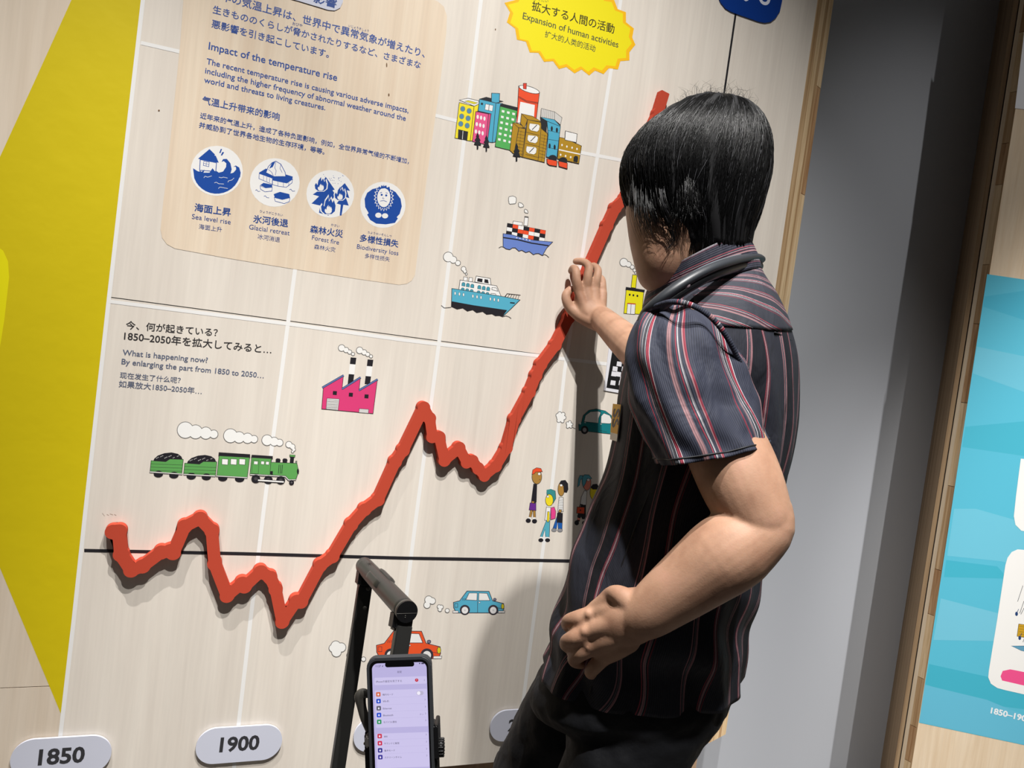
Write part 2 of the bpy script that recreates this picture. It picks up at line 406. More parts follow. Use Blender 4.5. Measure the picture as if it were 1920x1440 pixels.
p = Print('zero_line', base=.0004); p.stroke([(158,1032),(450,1038),(760,1046.5),(1075,1052),(1330,1057)], 6, (38,36,40)); p.done(EX, label='black horizontal zero line')
p = Print('target_line'); p.stroke([(1381,10),(1379.5,25),(1357,180),(1325,400),(1290,640),(1230,1056)], 3.6, (34,32,36)); p.done(EX, label='thin black upright line below the blue plate')

# ------------------------------------------------------------------ text panel of the upper left
TX = Print('printed_text', base=.0003)
inset = [(348,-60),(338,81),(326,200),(313,323),(306,380),(301,430),(304,446),(313,458),(328,466),(420,483),(548,504),(670,523),(748,534),(763,532),(772,526),(778,516),(790,420),(801,330),(812,250),(826,150),(837,60),(838,30),(832,12),(820,2),(790,-7),(560,-60)]
pi = Print('bare_wood_field', base=.0004); pi.ms = [BARE]; pi.m = lambda c: 0; pi.poly(inset, 'b'); pi.done(EX, label='rounded field of bare veneer behind the blue text')
t = Print('impact_text', 240, 0, .3229, base=.0006)
t.text('近年の気温上昇は、世界中で異常気象が増えたり、', (478,-20), (1722,332), INKB, .012)
t.text('生きもののくらしが脅かされたりするなど、さまざまな', (492,72), (1697,396), INKB, .012)
t.text('悪影響を引き起こしています。', (485,155), (1165,333), INKB, .012)
t.text('いじょうきしょう', (1280,154), (1398,186), INKB); t.text('おびや', (955,143), (1012,157), INKB)
t.text('Impact of the temperature rise', (467,285), (1213,470), INKB, .012)
t.text('The recent temperature rise is causing various adverse impacts,', (455,370), (1628,656), INKB, .01)
t.text('including the higher frequency of abnormal weather around the', (447,424), (1612,702), INKB, .01)
t.text('world and threats to living creatures.', (441,478), (1145,640), INKB, .01)
t.text('气温上升带来的影响', (430,597), (878,697), INKB, .012)
t.text('近年来的气温上升，造成了各种负面影响，例如，全世界异常气候的不断增加，', (418,683), (1630,950), INKB, .008)
t.text('并威胁到了世界各地生物的生存环境，等等。', (412,738), (1140,895), INKB, .008)
t.done(EX, label='blue trilingual text on the impact of the temperature rise')
for b, l, r, o in (('海面上昇',(230,514),(470,549),.02),('Sea level rise',(212,569),(470,607),.0),('海面上升',(258,634),(412,656),0),
    ('氷河後退',(622,590),(852,622),.02),('ひょうがこうたい',(665,525),(818,553),0),('Glacial retreat',(593,638),(863,680),0),('冰河消退',(650,700),(798,724),0),
    ('森林火災',(1000,657),(1217,691),.02),('かさい',(1140,615),(1195,627),0),('Forest fire',(1012,708),(1192,742),0),('森林火灾',(1027,768),(1168,790),0),
    ('多様性損失',(1332,716),(1587,757),.02),('たようせいそんしつ',(1385,666),(1543,692),0),('Biodiversity loss',(1312,768),(1588,814),0),('多样性损失',(1365,828),(1530,853),0)):
    if b in ('海面上昇','氷河後退','森林火災','多様性損失'): t = Print('icon_caption', 300, 250, .28125, base=.0006)
    t.text(b, l, r, NAVY, o)
    if b in ('海面上升','冰河消退','森林火灾','多样性损失'): t.done(EX, label='blue three-language caption reading '+{'海面上升':'Sea level rise','冰河消退':'Glacial retreat','森林火灾':'Forest fire','多样性损失':'Biodiversity loss'}[b])
# icon: sea level
t = Print('sea_level_icon', 300, 250, .28125, base=.0005)
t.ell(378,250,174,167,WH); B = BLUE
sea = [(220,232),(250,252),(275,258),(300,240),(290,262),(315,262),(345,262),(365,256),(352,232),(372,248),(392,262),(420,255),(440,225),(442,200),(425,185),(410,192),(420,172),(445,170),(470,200),(478,240),(470,268),(490,262),(508,240),(505,222),(488,224),(505,214),(528,228),(538,262),(534,292)]
sea += [(378+158*math.cos(math.radians(a)), 250+153*math.sin(math.radians(a))) for a in range(18, 172, 11)]
t.poly(sea, B)
t.poly([(253,170),(330,105),(366,140),(364,148),(372,150),(392,196)], B); t.poly([(268,175),(377,196),(372,255),(264,246)], WH, B, 1.4)
t.poly([(292,185),(328,192),(325,222),(289,214)], WH, B, .9); t.stroke([(310,188),(307,219)], .7, B); t.stroke([(290,200),(327,207)], .7, B)
t.poly([(264,247),(285,262),(297,236),(290,262),(330,262),(350,232),(372,262),(372,275),(264,275)], B)
for q in ([(292,296),(300,286),(318,292),(345,284)],[(393,292),(408,296),(425,292),(450,298)],[(452,326),(458,316),(478,312),(494,298)],[(362,330),(375,326),(392,336),(425,338)],[(388,368),(400,358),(420,362),(452,368)]): t.stroke(q, .8, WH)
for q in ([(395,130),(405,104),(414,104),(404,132)],[(405,146),(416,124),(428,126),(414,148)]): t.poly(q, B)
t.done(EX, label='round icon of a house swamped by waves')
t = Print('glacier_icon', 300, 250, .28125, base=.0005); t.ell(765,328,166,162,WH)
t.poly([(660,262),(705,235),(885,288),(882,308),(845,330),(780,318),(748,322),(665,290)], B)
t.poly([(662,268),(750,300),(748,340),(660,302)], WH, B, 1); t.poly([(750,312),(786,320),(846,332),(884,306),(880,330),(842,360),(786,352),(750,342)], WH, B, 1)
for x in (690,712,730): t.stroke([(x,282+(x-690)*.4),(x,312+(x-690)*.4)], .7, B)
for x, y0, y1 in ((786,320,352),(822,328,358),(858,326,352)): t.stroke([(x,y0),(x,y1)], .7, B)
t.poly([(706,262),(722,222),(748,195),(772,186),(805,205),(835,262),(838,288),(760,288)], WH, B, 1.2); t.poly([(748,195),(768,190),(752,224),(728,236)], B)
for q in ([(772,190),(765,230),(775,250),(768,280)],[(805,208),(800,235),(815,262)],[(722,240),(745,260),(755,282)]): t.stroke(q, .8, B)
t.poly([(668,345),(690,330),(748,342),(748,358),(705,362)], B); t.poly([(668,350),(705,364),(748,360),(746,385),(700,390),(670,372)], WH, B, .9)
t.poly([(758,405),(800,390),(862,405),(866,428),(815,440),(765,428)], B); t.poly([(762,428),(815,442),(866,430),(862,455),(828,468),(768,452)], WH, B, .9)
for q in ([(636,380),(645,376),(655,388),(668,386)],[(692,420),(702,416),(712,428),(728,430)],[(862,376),(872,372),(884,386),(900,384)]): t.stroke(q, .8, B)
t.done(EX, label='round icon of melting ice blocks')
t = Print('forest_fire_icon', 300, 250, .28125, base=.0005); t.ell(1135,404,159,159,WH)
t.poly([(1105,290),(1165,375),(1150,380),(1185,430),(1160,425),(1130,470),(1125,548),(1060,530),(1068,482),(1010,468),(1060,420),(1018,408),(1060,380),(1078,330)], B)
t.poly([(1232,332),(1268,384),(1245,380),(1262,432),(1238,425),(1258,482),(1222,476),(1210,548),(1198,548),(1205,476),(1178,468),(1205,430),(1165,420),(1205,380),(1190,372)], B)
def flame(cx, cy, w, h):
    pts = [(-.5,.3),(-.55,-.1),(-.42,-.35),(-.3,-.1),(-.22,-.6),(.02,-1),(.05,-.55),(.2,-.85),(.32,-.45),(.42,-.7),(.55,-.2),(.5,.3),(.25,.55),(-.25,.55)]
    t.poly([(cx+x*w, cy+y*h) for x, y in pts], WH); t.poly([(cx+x*w*.84, cy+y*h*.86+h*.02) for x, y in pts], B)
    t.poly([(cx+x*w*.42, cy+y*h*.42+h*.22) for x, y in pts], WH)
flame(1072,350,88,70); flame(1200,412,78,66); flame(1122,495,105,88)
for i in range(26): t.ell(1090+rng.uniform(0,140), 268+rng.uniform(0,70), 2, 2, B, n=6)
t.done(EX, label='round icon of burning fir trees')
t = Print('ape_icon', 300, 250, .28125, base=.0005); t.ell(1486,477,151,154,WH)
t.poly([(1486+x, 477+y) for x, y in ((-122,-40),(-105,-80),(-70,-105),(-20,-118),(40,-112),(85,-85),(118,-40),(126,10),(112,60),(92,82),(100,90),(80,120),(20,130),(-45,125),(-85,100),(-105,65),(-95,55),(-118,15))], B)
sp = []
for i in range(44):
    a = 2*PI*i/44; r_ = 1.0 if i % 2 else .8; sp.append((1492+68*r_*math.cos(a), 428+92*r_*math.sin(a)))
t.poly(sp, WH)
sp = [(1492+58*(1.05 if i % 2 else .84)*math.cos(2*PI*i/44), 428+82*(1.05 if i % 2 else .84)*math.sin(2*PI*i/44)) for i in range(44)]
t.poly(sp, B); t.ell(1492,428,44,64,WH)
t.poly([(1450,372),(1462,352),(1470,362),(1480,345),(1490,358),(1505,346),(1512,362),(1530,356),(1534,384),(1500,366)], B)
t.ell(1478,410,7,7,B); t.ell(1508,414,7,7,B); t.stroke([(1466,398),(1480,392)], 1, B); t.stroke([(1504,396),(1518,400)], 1, B); t.stroke([(1468,452),(1490,448),(1512,456)], 1, B)
t.stroke([(1488,425),(1484,435),(1496,436)], .8, B); t.ell(1456,546,21,17,WH); t.ell(1500,550,21,17,WH)
t.done(EX, label='round icon of a long-haired ape')
# ---- lower left text
t = Print('question_text', 160, 560, .3125)
t.text('今、何が起きている？', (243,178), (792,224), DK, .012); t.text('1850–2050年を拡大してみると…', (232,244), (1115,327), DK, .012)
G = (92,100,122)
t.text('What is happening now?', (222,338), (733,385), G, .012); t.text('By enlarging the part from 1850 to 2050…', (216,392), (1070,477), G, .012)
t.text('现在发生了什么呢？', (207,473), (570,505), G, .008); t.text('如果放大1850–2050年…', (200,527), (697,571), G, .008)
t.done(EX, label='dark question text asking what is happening now')

# ---- city
LN = (46,42,44)
t = Print('printed_city', 840, 140, .140625); OC = (176,136,36); BL = (78,168,198); W_ = 1.0
def q(pts, c, w=W_): t.poly(pts, c, LN, w)
q([(943,150),(1220,240),(1170,640),(915,640)], (232,80,44)); t.poly([(965,360),(1158,405),(1140,640),(925,640)], WH)
t.ell(1083,198,142,40,WH,LN,1,rot=17); t.poly([(1004,115),(1048,115),(1044,192),(1004,188)], (214,66,50), LN, .8)
t.stroke([(943,290),(1050,350),(1200,372)], .9, LN); t.stroke([(945,305),(1050,364),(1198,386)], .9, LN)
q([(152,338),(268,314),(412,350),(412,392),(350,420)], WH); t.poly([(225,355),(270,345),(398,375),(350,392)], (222,210,50), LN, .7)
q([(150,372),(348,422),(296,886),(92,845)], (240,222,44)); q([(348,422),(412,392),(365,700),(330,880),(296,886)], (240,222,44))
for x, y in ((196,456),(282,484),(182,556),(268,582),(170,656),(256,680)): t.ell(x,y,31,35,(88,136,168),(140,140,80),.7)
q([(140,732),(265,762),(252,878),(135,850)], (40,40,44)); t.stroke([(200,750),(192,862)], .8, WH)
q([(422,324),(510,300),(735,356),(640,376)], (38,40,44)); q([(420,326),(640,378),(590,905),(545,900),(400,500)], BL); q([(640,378),(728,385),(630,898),(590,905)], BL)
q([(582,246),(690,250),(684,370),(640,378),(578,360)], BL); t.poly([(440,372),(468,378),(464,406),(438,400)], (38,40,44)); t.poly([(502,390),(602,412),(592,488),(492,466)], WH, LN, .6); t.stroke([(550,400),(542,478)], 1, LN)
q([(370,492),(540,520),(500,930),(325,890)], (226,88,140)); q([(540,520),(575,520),(525,900),(500,930)], (206,72,124)); t.poly([(370,492),(410,484),(575,520),(540,526)], (60,30,48), LN, .6)
for j in range(3):
    for i in range(3): t.ell(396+i*45-j*12, 562+i*12+j*98, 15, 28, WH, n=14)
q([(695,420),(925,480),(835,1010),(628,960)], (84,172,90)); q([(700,395),(735,392),(930,440),(925,482),(695,420)], (38,40,44))
for j in range(6):
    for i in range(3): t.poly([(718+i*70-j*10+a, 470+i*17+j*75+b) for a, b in ((0,0),(36,8),(32,38),(-2,30))], WH)
q([(865,640),(945,700),(880,1060),(825,1010)], OC); q([(865,640),(935,650),(1035,705),(945,712)], OC); q([(945,708),(1035,720),(990,1100),(880,1060)], OC)
q([(980,520),(1060,600),(1020,720),(965,650)], OC); q([(980,520),(1130,556),(1250,630),(1060,600)], OC); q([(1058,598),(1255,640),(1330,800),(1285,1170),(985,1098)], OC)
for y in (780, 930, 1078): t.stroke([(1035,y-15),(1215,y+30)], .8, LN)
for j, y in enumerate(range(770, 1100, 42)): t.stroke([(940-j*7,y-20),(1025-j*4,y)], .5, LN); t.stroke([(1245-j*5,y+30),(1325-j*5,y+52)], .5, LN)
for j in range(9): t.stroke([(975-j*4,745+j*40),(970-j*4,775+j*40)], .5, LN); t.stroke([(1290-j*5,805+j*40),(1286-j*5,838+j*40)], .5, LN)
t.stroke([(1248,640),(1200,1145)], .8, LN); t.stroke([(1060,600),(1000,1098)], .8, LN)
for cx, cy in ((1152,704),(1130,858),(1112,1008)):
    t.poly([(cx-70,cy-20),(cx-62,cy-55),(cx+55,cy-40),(cx+72,cy-20),(cx+62,cy+35),(cx+35,cy+58),(cx-45,cy+40),(cx-70,cy+15)], WH, (150,130,80), .7); t.stroke([(cx-30,cy+30),(cx+35,cy-35)], 1.4, LN)
q([(1232,565),(1320,620),(1310,770),(1250,720)], (38,40,44)); q([(1320,620),(1500,690),(1450,1120),(1310,1095),(1335,800)], BL); q([(1232,565),(1400,580),(1500,690),(1320,620)], BL)
t.stroke([(1330,742),(1490,780)], .7, LN); t.stroke([(1330,860),(1480,885)], .7, LN); t.stroke([(1330,970),(1465,1000)], .7, LN)
for cx, cy in ((1384,720),(1452,740),(1355,950),(1422,966)): t.ell(cx,cy,14,34,(38,40,44),n=14)
t.poly([(1245,450),(1420,495),(1420,600),(1235,565)], (206,203,198), LN, .7); t.poly([(1420,495),(1520,572),(1500,670),(1420,600)], (206,203,198), LN, .7)
for i in range(7): t.stroke([(1245+i*25,452+i*6),(1238+i*25,565+i*5)], .35, LN)
q([(1485,835),(1560,850),(1780,950),(1745,1185),(1460,1120)], OC); t.stroke([(1480,1000),(1765,1062)], 2.2, WH); q([(1565,750),(1722,790),(1710,905),(1558,870)], WH)
for x, y in ((1520,938),(1585,958),(1655,974),(1720,990),(1502,1068),(1568,1084),(1636,1100)): t.ell(x,y,11,15,WH,n=10)
t.poly([(1672,1160),(1676,1100),(1700,1080),(1730,1090),(1735,1115),(1725,1172)], (38,40,44))
t.ell(1395,1118,58,48,(38,40,44)); t.ell(1533,1148,58,48,(38,40,44)); q([(1318,1118),(1350,1128),(1455,1150),(1450,1222),(1350,1205),(1320,1178)], (232,80,44)); q([(1470,1150),(1592,1180),(1590,1255),(1480,1222)], (232,80,44))
for cx, y0, y1, w in ((395,770,990,50),(512,800,1020,45),(915,910,1150,52)):
    T = [(cx,y0)]+[(cx+w*f, y0+(y1-y0)*g_) for f, g_ in ((.45,.25),(.25,.27),(.8,.48),(.5,.5),(1,.78),(.2,.76),(.2,1),(-.2,1),(-.2,.76),(-1,.72),(-.5,.5),(-.8,.46),(-.25,.27),(-.45,.23))]
    t.poly(T, (32,34,40))
t.done(EX, label='drawing of a crowded block of coloured buildings')

# ---- train
t = Print('printed_train', 260, 780, .16667); GR = (92,160,84); BK = (34,32,38)
def cl(*b): t.cloud(b)
cl((525,158,92),(640,178,78),(755,192,68),(845,205,48)); cl((1033,222,78),(1130,240,64),(1225,250,58),(1298,260,42)); cl((1445,272,60),(1525,288,50),(1585,300,40)); cl((1690,322,36),(1730,345,30),(1745,378,20),(1732,402,14))
for dx, dy in ((0,0),(378,28)):
    t.poly([(165,505),(175,480),(215,445),(290,418),(370,410),(440,425),(480,455),(495,490),(350,490),(305,515)][0:10] if dx == 0 else [(165+dx,505+dy),(175+dx,480+dy),(215+dx,445+dy),(290+dx,418+dy),(370+dx,410+dy),(440+dx,425+dy),(480+dx,455+dy),(495+dx,490+dy),(350+dx,490+dy),(305+dx,515+dy)], BK)
    for i in range(16): t.ell(200+dx+(i*47) % 270, 480+dy-(i*31) % 60+(10 if i % 2 else -4), 5, 5, (190,188,186), n=6)
    t.poly([(140+dx,502+dy),(305+dx,514+dy),(350+dx,484+dy),(502+dx,488+dy),(485+dx,650+dy),(128+dx,622+dy)], GR, LN, .9)
    for k_ in range(3): t.stroke([(138+dx-k_*3,538+dy+k_*36),(498+dx-k_*3,552+dy+k_*36)], .6, LN)
for x, y in ((222,652),(396,664),(592,676),(762,684),(946,696),(1136,706)): t.ell(x,y,53,36,BK)
t.poly([(124,622),(492,648),(492,660),(122,636)], (222,220,216), LN, .5); t.poly([(504,650),(862,668),(862,682),(504,662)], (222,220,216), LN, .5)
t.poly([(905,440),(1250,450),(1222,690),(880,668)], GR, LN, .9); t.poly([(872,668),(1222,688),(1222,700),(872,680)], (222,220,216), LN, .5)
t.poly([(905,412),(1250,434),(1250,466),(902,446)], BK, LN, 1.4)
for x in (938,1036,1132): t.poly([(x,482),(x+68,486),(x+64,550),(x-2,544)], WH, LN, .7)
t.poly([(1272,465),(1500,480),(1490,520),(1780,532),(1800,620),(1770,712),(1690,714),(1650,672),(1252,652)], GR, LN, .9)
t.poly([(1275,440),(1505,455),(1505,480),(1270,466)], BK, LN, 1.4); t.stroke([(1490,485),(1478,650)], .8, LN); t.poly([(1285,495),(1355,498),(1345,652),(1270,646)], GR, LN, .6)
for x, y, w in ((1298,508,44),(1378,508,36),(1432,512,36)): t.poly([(x,y),(x+w,y+3),(x+w-3,y+38),(x-3,y+34)], WH, LN, .6)
for x in (1542,1620): t.poly([(x,485),(x+15,476),(x+45,480),(x+55,495),(x+48,522),(x,518)], BK)
t.poly([(1708,450),(1750,452),(1742,530),(1700,528)], BK); t.poly([(1698,436),(1762,440),(1756,462),(1702,458)], GR, LN, .7); t.poly([(1765,505),(1782,505),(1780,534),(1762,530)], (120,130,120), LN, .5)
for x in (1580,1600,1618): t.stroke([(x,548),(x-8,648)], 1, BK)
t.poly([(1478,620),(1510,620),(1508,662),(1476,655)], BK); t.ell(1792,622,12,30,BK)
t.poly([(1252,652),(1650,674),(1690,714),(1770,712),(1768,722),(1684,726),(1645,686),(1252,664)], (222,220,216), LN, .5)
for x, y in ((1318,706),(1458,718),(1598,722)): t.ell(x,y,50,46,BK); t.ell(x,y,20,18,(70,66,70))
t.stroke([(1340,722),(1635,742)], 4.4, LN); t.stroke([(1342,722),(1633,742)], 2.6, WH); t.ell(1720,748,28,28,BK); t.ell(1720,748,10,10,(90,86,90))
t.done(EX, label='drawing of a green steam train with coal wagons')

# ---- pink factory
t = Print('printed_factory', 160, 560, .3125); PK = (214,62,118)
for xs, w in ((1538,0),(1646,14)): t.cloud([(xs,296+w,20),(xs+27,308+w,16),(xs+48,320+w,13),(xs+68,332+w,10)])
for x in (1592,1694):
    d = 12 if x > 1600 else 0
    t.poly([(x,352+d),(x+34,355+d),(x+14,512),(x-18,512)], BK); t.poly([(x-6,392+d),(x+29,395+d),(x+22,455+d),(x-12,452+d)], WH)
t.poly([(1428,536),(1548,464),(1540,545),(1650,476),(1642,552),(1752,488),(1726,690),(1418,662)], PK, LN, 1)
for a, b in (((1422,534),(1550,460)),((1540,542),(1652,472)),((1642,550),(1754,484))): t.stroke([a,b], 4, LN); t.stroke([a,b], 2.4, (92,112,168))
for x, y in ((1497,566),(1593,576),(1687,586)): t.poly([(x-11,y-12),(x+13,y-11),(x+11,y+13),(x-13,y+11)], BK)
t.poly([(1450,598),(1524,602),(1516,670),(1444,664)], WH, LN, .8)
for i in range(7): t.stroke([(1452-i,606+i*9),(1520-i,610+i*9)], 1.0, LN)
t.poly([(1644,660),(1700,664),(1698,688),(1641,683)], GL, LN, .7); t.done(EX, label='drawing of a pink factory with two chimneys')

# ---- ships
t = Print('printed_cargo_ship', 800, 340, .21875)
for c_ in ([(735,160,34),(718,145,16),(752,148,16),(720,180,16),(752,178,14)], [(806,205,19),(796,192,10),(822,210,10)], [(852,257,14),(846,248,9),(862,266,8)]): t.cloud(c_)
t.poly([(742,340),(822,352),(818,380),(738,368)], WH, LN, .8); t.poly([(840,308),(872,312),(865,384),(832,378)], WH, LN, .8); t.stroke([(838,300),(874,304)], 1.4, (120,118,116))
R_, K_, Q_ = (232,80,44), BK, WH; pat = [[K_,R_,Q_,K_,R_,K_,R_],[Q_,K_,R_,R_,Q_,Q_,K_],[K_,Q_,K_,Q_,R_,K_,Q_]]
for j in range(3):
    for i in range(7):
        x = 692+i*47-j*4; y = 358+i*9+j*33
        t.poly([(x,y),(x+47,y+9),(x+43,y+42),(x-4,y+33)], pat[j][i], LN, .4)
t.poly([(655,448),(720,455),(800,478),(920,505),(1080,520),(1030,570),(992,636),(960,618),(935,620),(915,628),(880,600),(850,610),(815,590),(790,598),(760,570),(735,570),(712,585),(680,578),(655,560)], (104,130,200), LN, .9)
t.stroke([(657,482),(780,500),(900,530),(1045,552)], 2.4, BK)
for i in range(5): t.ell(772+i*28, 484+i*5, 5, 5, WH, n=8)
for s_ in ([(618,570),(640,558),(658,562)],[(992,636),(1010,625),(1030,635),(1048,652)]): t.stroke(s_, .9, (90,90,92))
t.done(EX, label='drawing of a blue container ship with a chequered cargo')
t = Print('printed_passenger_ship', 800, 340, .21875)
t.cloud([(185,648,42),(228,672,30),(268,700,22)]); t.cloud([(316,750,20),(328,772,15),(340,795,9)])
t.poly([(318,818),(350,822),(346,856),(314,852)], WH, LN, .8); t.poly([(364,824),(394,828),(390,862),(360,858)], WH, LN, .8)
t.poly([(425,812),(545,832),(552,890),(412,862)], WH, LN, 1); t.poly([(437,830),(480,836),(476,866),(432,858)], BK); t.poly([(496,838),(526,843),(532,876),(494,868)], BK)
t.poly([(286,846),(600,896),(640,990),(275,935)], WH, LN, 1)
for j in range(2):
    for i in range(6):
        x = 302+i*38+(22 if i > 2 else 0)-j*6; y = 866+i*7+j*46+(4 if i > 2 else 0); t.poly([(x,y+8),(x+8,y),(x+22,y+2),(x+28,y+12),(x+26,y+34),(x-2,y+30)], (70,150,170), LN, .6)
for j in range(2): x = 560+j*-8; y = 910+j*50; t.poly([(x,y),(x+38,y+4),(x+50,y+32),(x-2,y+18)], WH, LN, .8)
t.poly([(216,918),(640,985),(800,1016),(715,1100),(650,1160),(625,1150),(590,1152),(560,1135),(515,1140),(480,1115),(430,1125),(395,1100),(350,1112),(310,1085),(262,1095),(212,1072)], (84,170,196), LN, 1)
t.poly([(216,1028),(400,1062),(690,1104),(650,1160),(625,1150),(590,1152),(560,1135),(515,1140),(480,1115),(430,1125),(395,1100),(350,1112),(310,1085),(262,1095),(212,1072)], BK)
for x in (244,281,316,396,432,466,546,580,614): t.ell(x, 960+(x-244)*.16, 7, 15, WH, LN, .5, n=12)
t.stroke([(715,1040),(755,1044)], 2.2, BK); t.stroke([(668,990),(690,962),(805,975)], .9, LN); t.stroke([(690,962),(672,992)], .9, LN)
for i in range(5): t.stroke([(712+i*20,965+i*3),(692+i*22,996+i*5)], .8, LN)
for s_ in ([(125,1062),(150,1085),(180,1082),(212,1078)],[(650,1160),(680,1152),(705,1160),(725,1175)]): t.stroke(s_, .9, (90,90,92))
t.done(EX, label='drawing of a teal and black passenger ship')
t = Print('printed_yellow_house', 800, 340, .21875)
t.cloud([(1690,695,35),(1730,712,24),(1762,735,18),(1782,762,14),(1790,785,9)])
t.poly([(1765,800),(1803,805),(1792,915),(1752,910)], (232,222,30), LN, 1); t.poly([(1710,930),(1860,950),(1845,1140),(1690,1132)], (232,222,30), LN, 1); t.poly([(1708,905),(1870,930),(1866,952),(1704,932)], BK)
for x in (1740,1772,1806): t.ell(x, 972+(x-1740)*.15, 8, 10, BK, n=10)
t.poly([(1722,1048),(1790,1054),(1784,1140),(1714,1136)], WH, LN, .8); t.stroke([(1720,1046),(1792,1052)], 2, (190,60,40)); t.stroke([(1752,1052),(1748,1138)], .8, LN)
t.done(EX, label='drawing of a small yellow house with a chimney')

# ---- people and small teal car
TE = (50,140,150)
def newp(): 
    global t; t = Print('printed_person', 960, 640, .27778)
newp()
def qq(pts, c, w=.8): t.poly(pts, c, LN, w)
SK = (170,128,62)
# one: red cap, black top, purple shorts
qq([(124,1140),(140,1140),(128,1195),(112,1200)], SK); qq([(142,1140),(158,1142),(160,1200),(146,1200)], SK); t.poly([(110,1186),(130,1188),(126,1206),(106,1202)], WH); t.poly([(140,1188),(160,1188),(160,1206),(142,1206)], WH)
t.ell(110,1210,17,15,BK); t.ell(152,1214,17,15,BK); qq([(122,1090),(162,1092),(162,1142),(115,1138)], (104,46,140)); qq([(146,962),(168,966),(164,1085),(150,1095),(130,1085)], BK); qq([(134,1078),(152,1080),(148,1094),(132,1090)], SK)
t.ell(168,915,33,48,SK,LN,.8); t.poly([(135,898),(140,868),(165,853),(195,858),(205,880),(160,882),(150,895)], (230,80,44), LN, .8); t.ell(184,895,10,9,WH,LN,.5); t.stroke([(190,930),(182,938)], .7, LN)
t.done(EX, label='drawing of a walking figure in an orange cap and purple shorts'); newp()
# two: teal hair, backpack
qq([(232,1208),(256,1212),(252,1322),(226,1320),(222,1270),(205,1325),(190,1318)], (86,170,190)); t.poly([(190,1318),(214,1322),(212,1338),(186,1334)], WH); t.poly([(228,1320),(252,1322),(254,1340),(228,1338)], WH); t.ell(195,1342,17,13,BK); t.ell(240,1342,17,13,BK)
qq([(232,1118),(262,1122),(256,1212),(222,1208)], WH); qq([(262,1124),(285,1118),(296,1150),(292,1195),(262,1205)], (226,70,140)); qq([(240,1150),(252,1150),(252,1200),(245,1222),(236,1215)], (238,216,40))
t.poly([(236,1035),(235,1005),(262,998),(292,1010),(296,1060),(278,1092),(262,1060)], (58,140,140), LN, .8); t.ell(252,1072,26,40,(238,216,40),LN,.8); t.poly([(232,1025),(236,1002),(262,998),(286,1010),(280,1040),(262,1030)], (58,140,140)); t.ell(242,1048,8,8,WH,LN,.5)
t.done(EX, label='drawing of a walking figure with teal hair and a pink backpack'); newp()
# three: striped top
qq([(312,1156),(342,1160),(338,1272),(312,1270),(308,1215),(300,1265),(276,1262)], (30,90,170)); qq([(306,1158),(342,1160),(338,1225),(302,1222)], BK); t.ell(284,1274,17,12,(140,140,144),LN,.5); t.ell(324,1276,17,12,(140,140,144),LN,.5)
qq([(318,1052),(346,1054),(346,1150),(308,1150)], WH)
for i in range(8): t.stroke([(316-i,1064+i*11),(346,1066+i*11)], .7, LN)
qq([(318,1136),(336,1138),(330,1158),(314,1152)], SK); t.ell(332,998,22,46,SK,LN,.8); t.poly([(318,960),(330,940),(360,936),(378,960),(380,1000),(370,1022),(350,1018),(346,975)], BK); t.ell(332,972,9,8,WH,LN,.5)
t.done(EX, label='drawing of a walking figure in a striped top and blue trousers'); newp()
# four: ponytail, handbag
qq([(448,1160),(470,1160),(455,1215),(440,1212)], BK); qq([(468,1100),(498,1106),(496,1200),(474,1198),(462,1170),(446,1190),(442,1180)], BK); t.ell(437,1225,15,17,BK); t.ell(485,1228,12,16,BK)
t.poly([(444,1190),(462,1195),(458,1208),(440,1204)], (232,140,120)); qq([(488,1008),(506,1012),(500,1105),(460,1104),(468,1050)], WH); qq([(440,1118),(490,1120),(488,1165),(436,1160)], (232,80,44)); t.stroke([(455,1118),(462,1100),(476,1102),(480,1120)], 1.2, BK); t.ell(462,1140,5,5,BK)
t.ell(506,955,27,50,(232,140,120),LN,.8); t.poly([(474,960),(472,920),(490,900),(520,902),(538,925),(530,930),(508,925),(496,960),(482,985)], (90,170,190), LN, .8); t.poly([(478,905),(458,905),(448,930),(442,985),(456,970),(462,935),(476,925)], (90,170,190), LN, .6); t.ell(515,935,10,9,WH,LN,.5)
t.done(EX, label='drawing of a walking figure with a blue ponytail and orange handbag'); newp()
# five: behind the visitor
t.ell(556,1020,30,52,(238,216,40),LN,.8); t.poly([(530,985),(545,965),(572,962),(592,985),(590,1020),(570,1000),(545,1000)], BK); qq([(540,1072),(580,1076),(574,1180),(530,1176)], (60,120,80)); qq([(534,1176),(574,1180),(570,1260),(528,1258)], (90,90,120))
t.done(EX, label='drawing of a yellow-faced figure half hidden by the shirt')
t = Print('printed_teal_car', 960, 640, .27778); TC = (20,122,128)
t.cloud([(329,513,28),(310,500,14),(322,488,13),(345,492,13),(352,515,13),(340,538,12),(316,535,13)]); t.cloud([(386,563,18),(374,552,9),(390,545,10),(402,560,9),(398,578,8),(376,578,9)]); t.stroke([(405,578),(428,590)], .9, (110,108,106))
t.poly([(452,600),(450,560),(470,545),(482,500),(520,465),(570,456),(630,470),(670,500),(690,545),(730,555),(740,620),(690,628),(452,602)], TC, LN, .8)
t.poly([(486,542),(496,500),(530,475),(580,472),(600,480),(585,520),(582,552)], (226,226,222), LN, .8); t.poly([(598,552),(602,505),(620,485),(660,500),(682,545),(660,556)], (226,226,222), LN, .8)
t.stroke([(590,552),(590,600),(640,612)], .6, LN); t.ell(490,598,25,28,BK); t.ell(490,598,13,15,(160,160,164)); t.ell(690,615,25,28,BK); t.ell(690,615,13,15,(160,160,164)); t.ell(460,552,6,10,WH); t.stroke([(488,548),(500,549)], 1, WH); t.stroke([(596,558),(606,559)], 1, WH)
t.done(EX, label='drawing of a small round teal car puffing smoke')

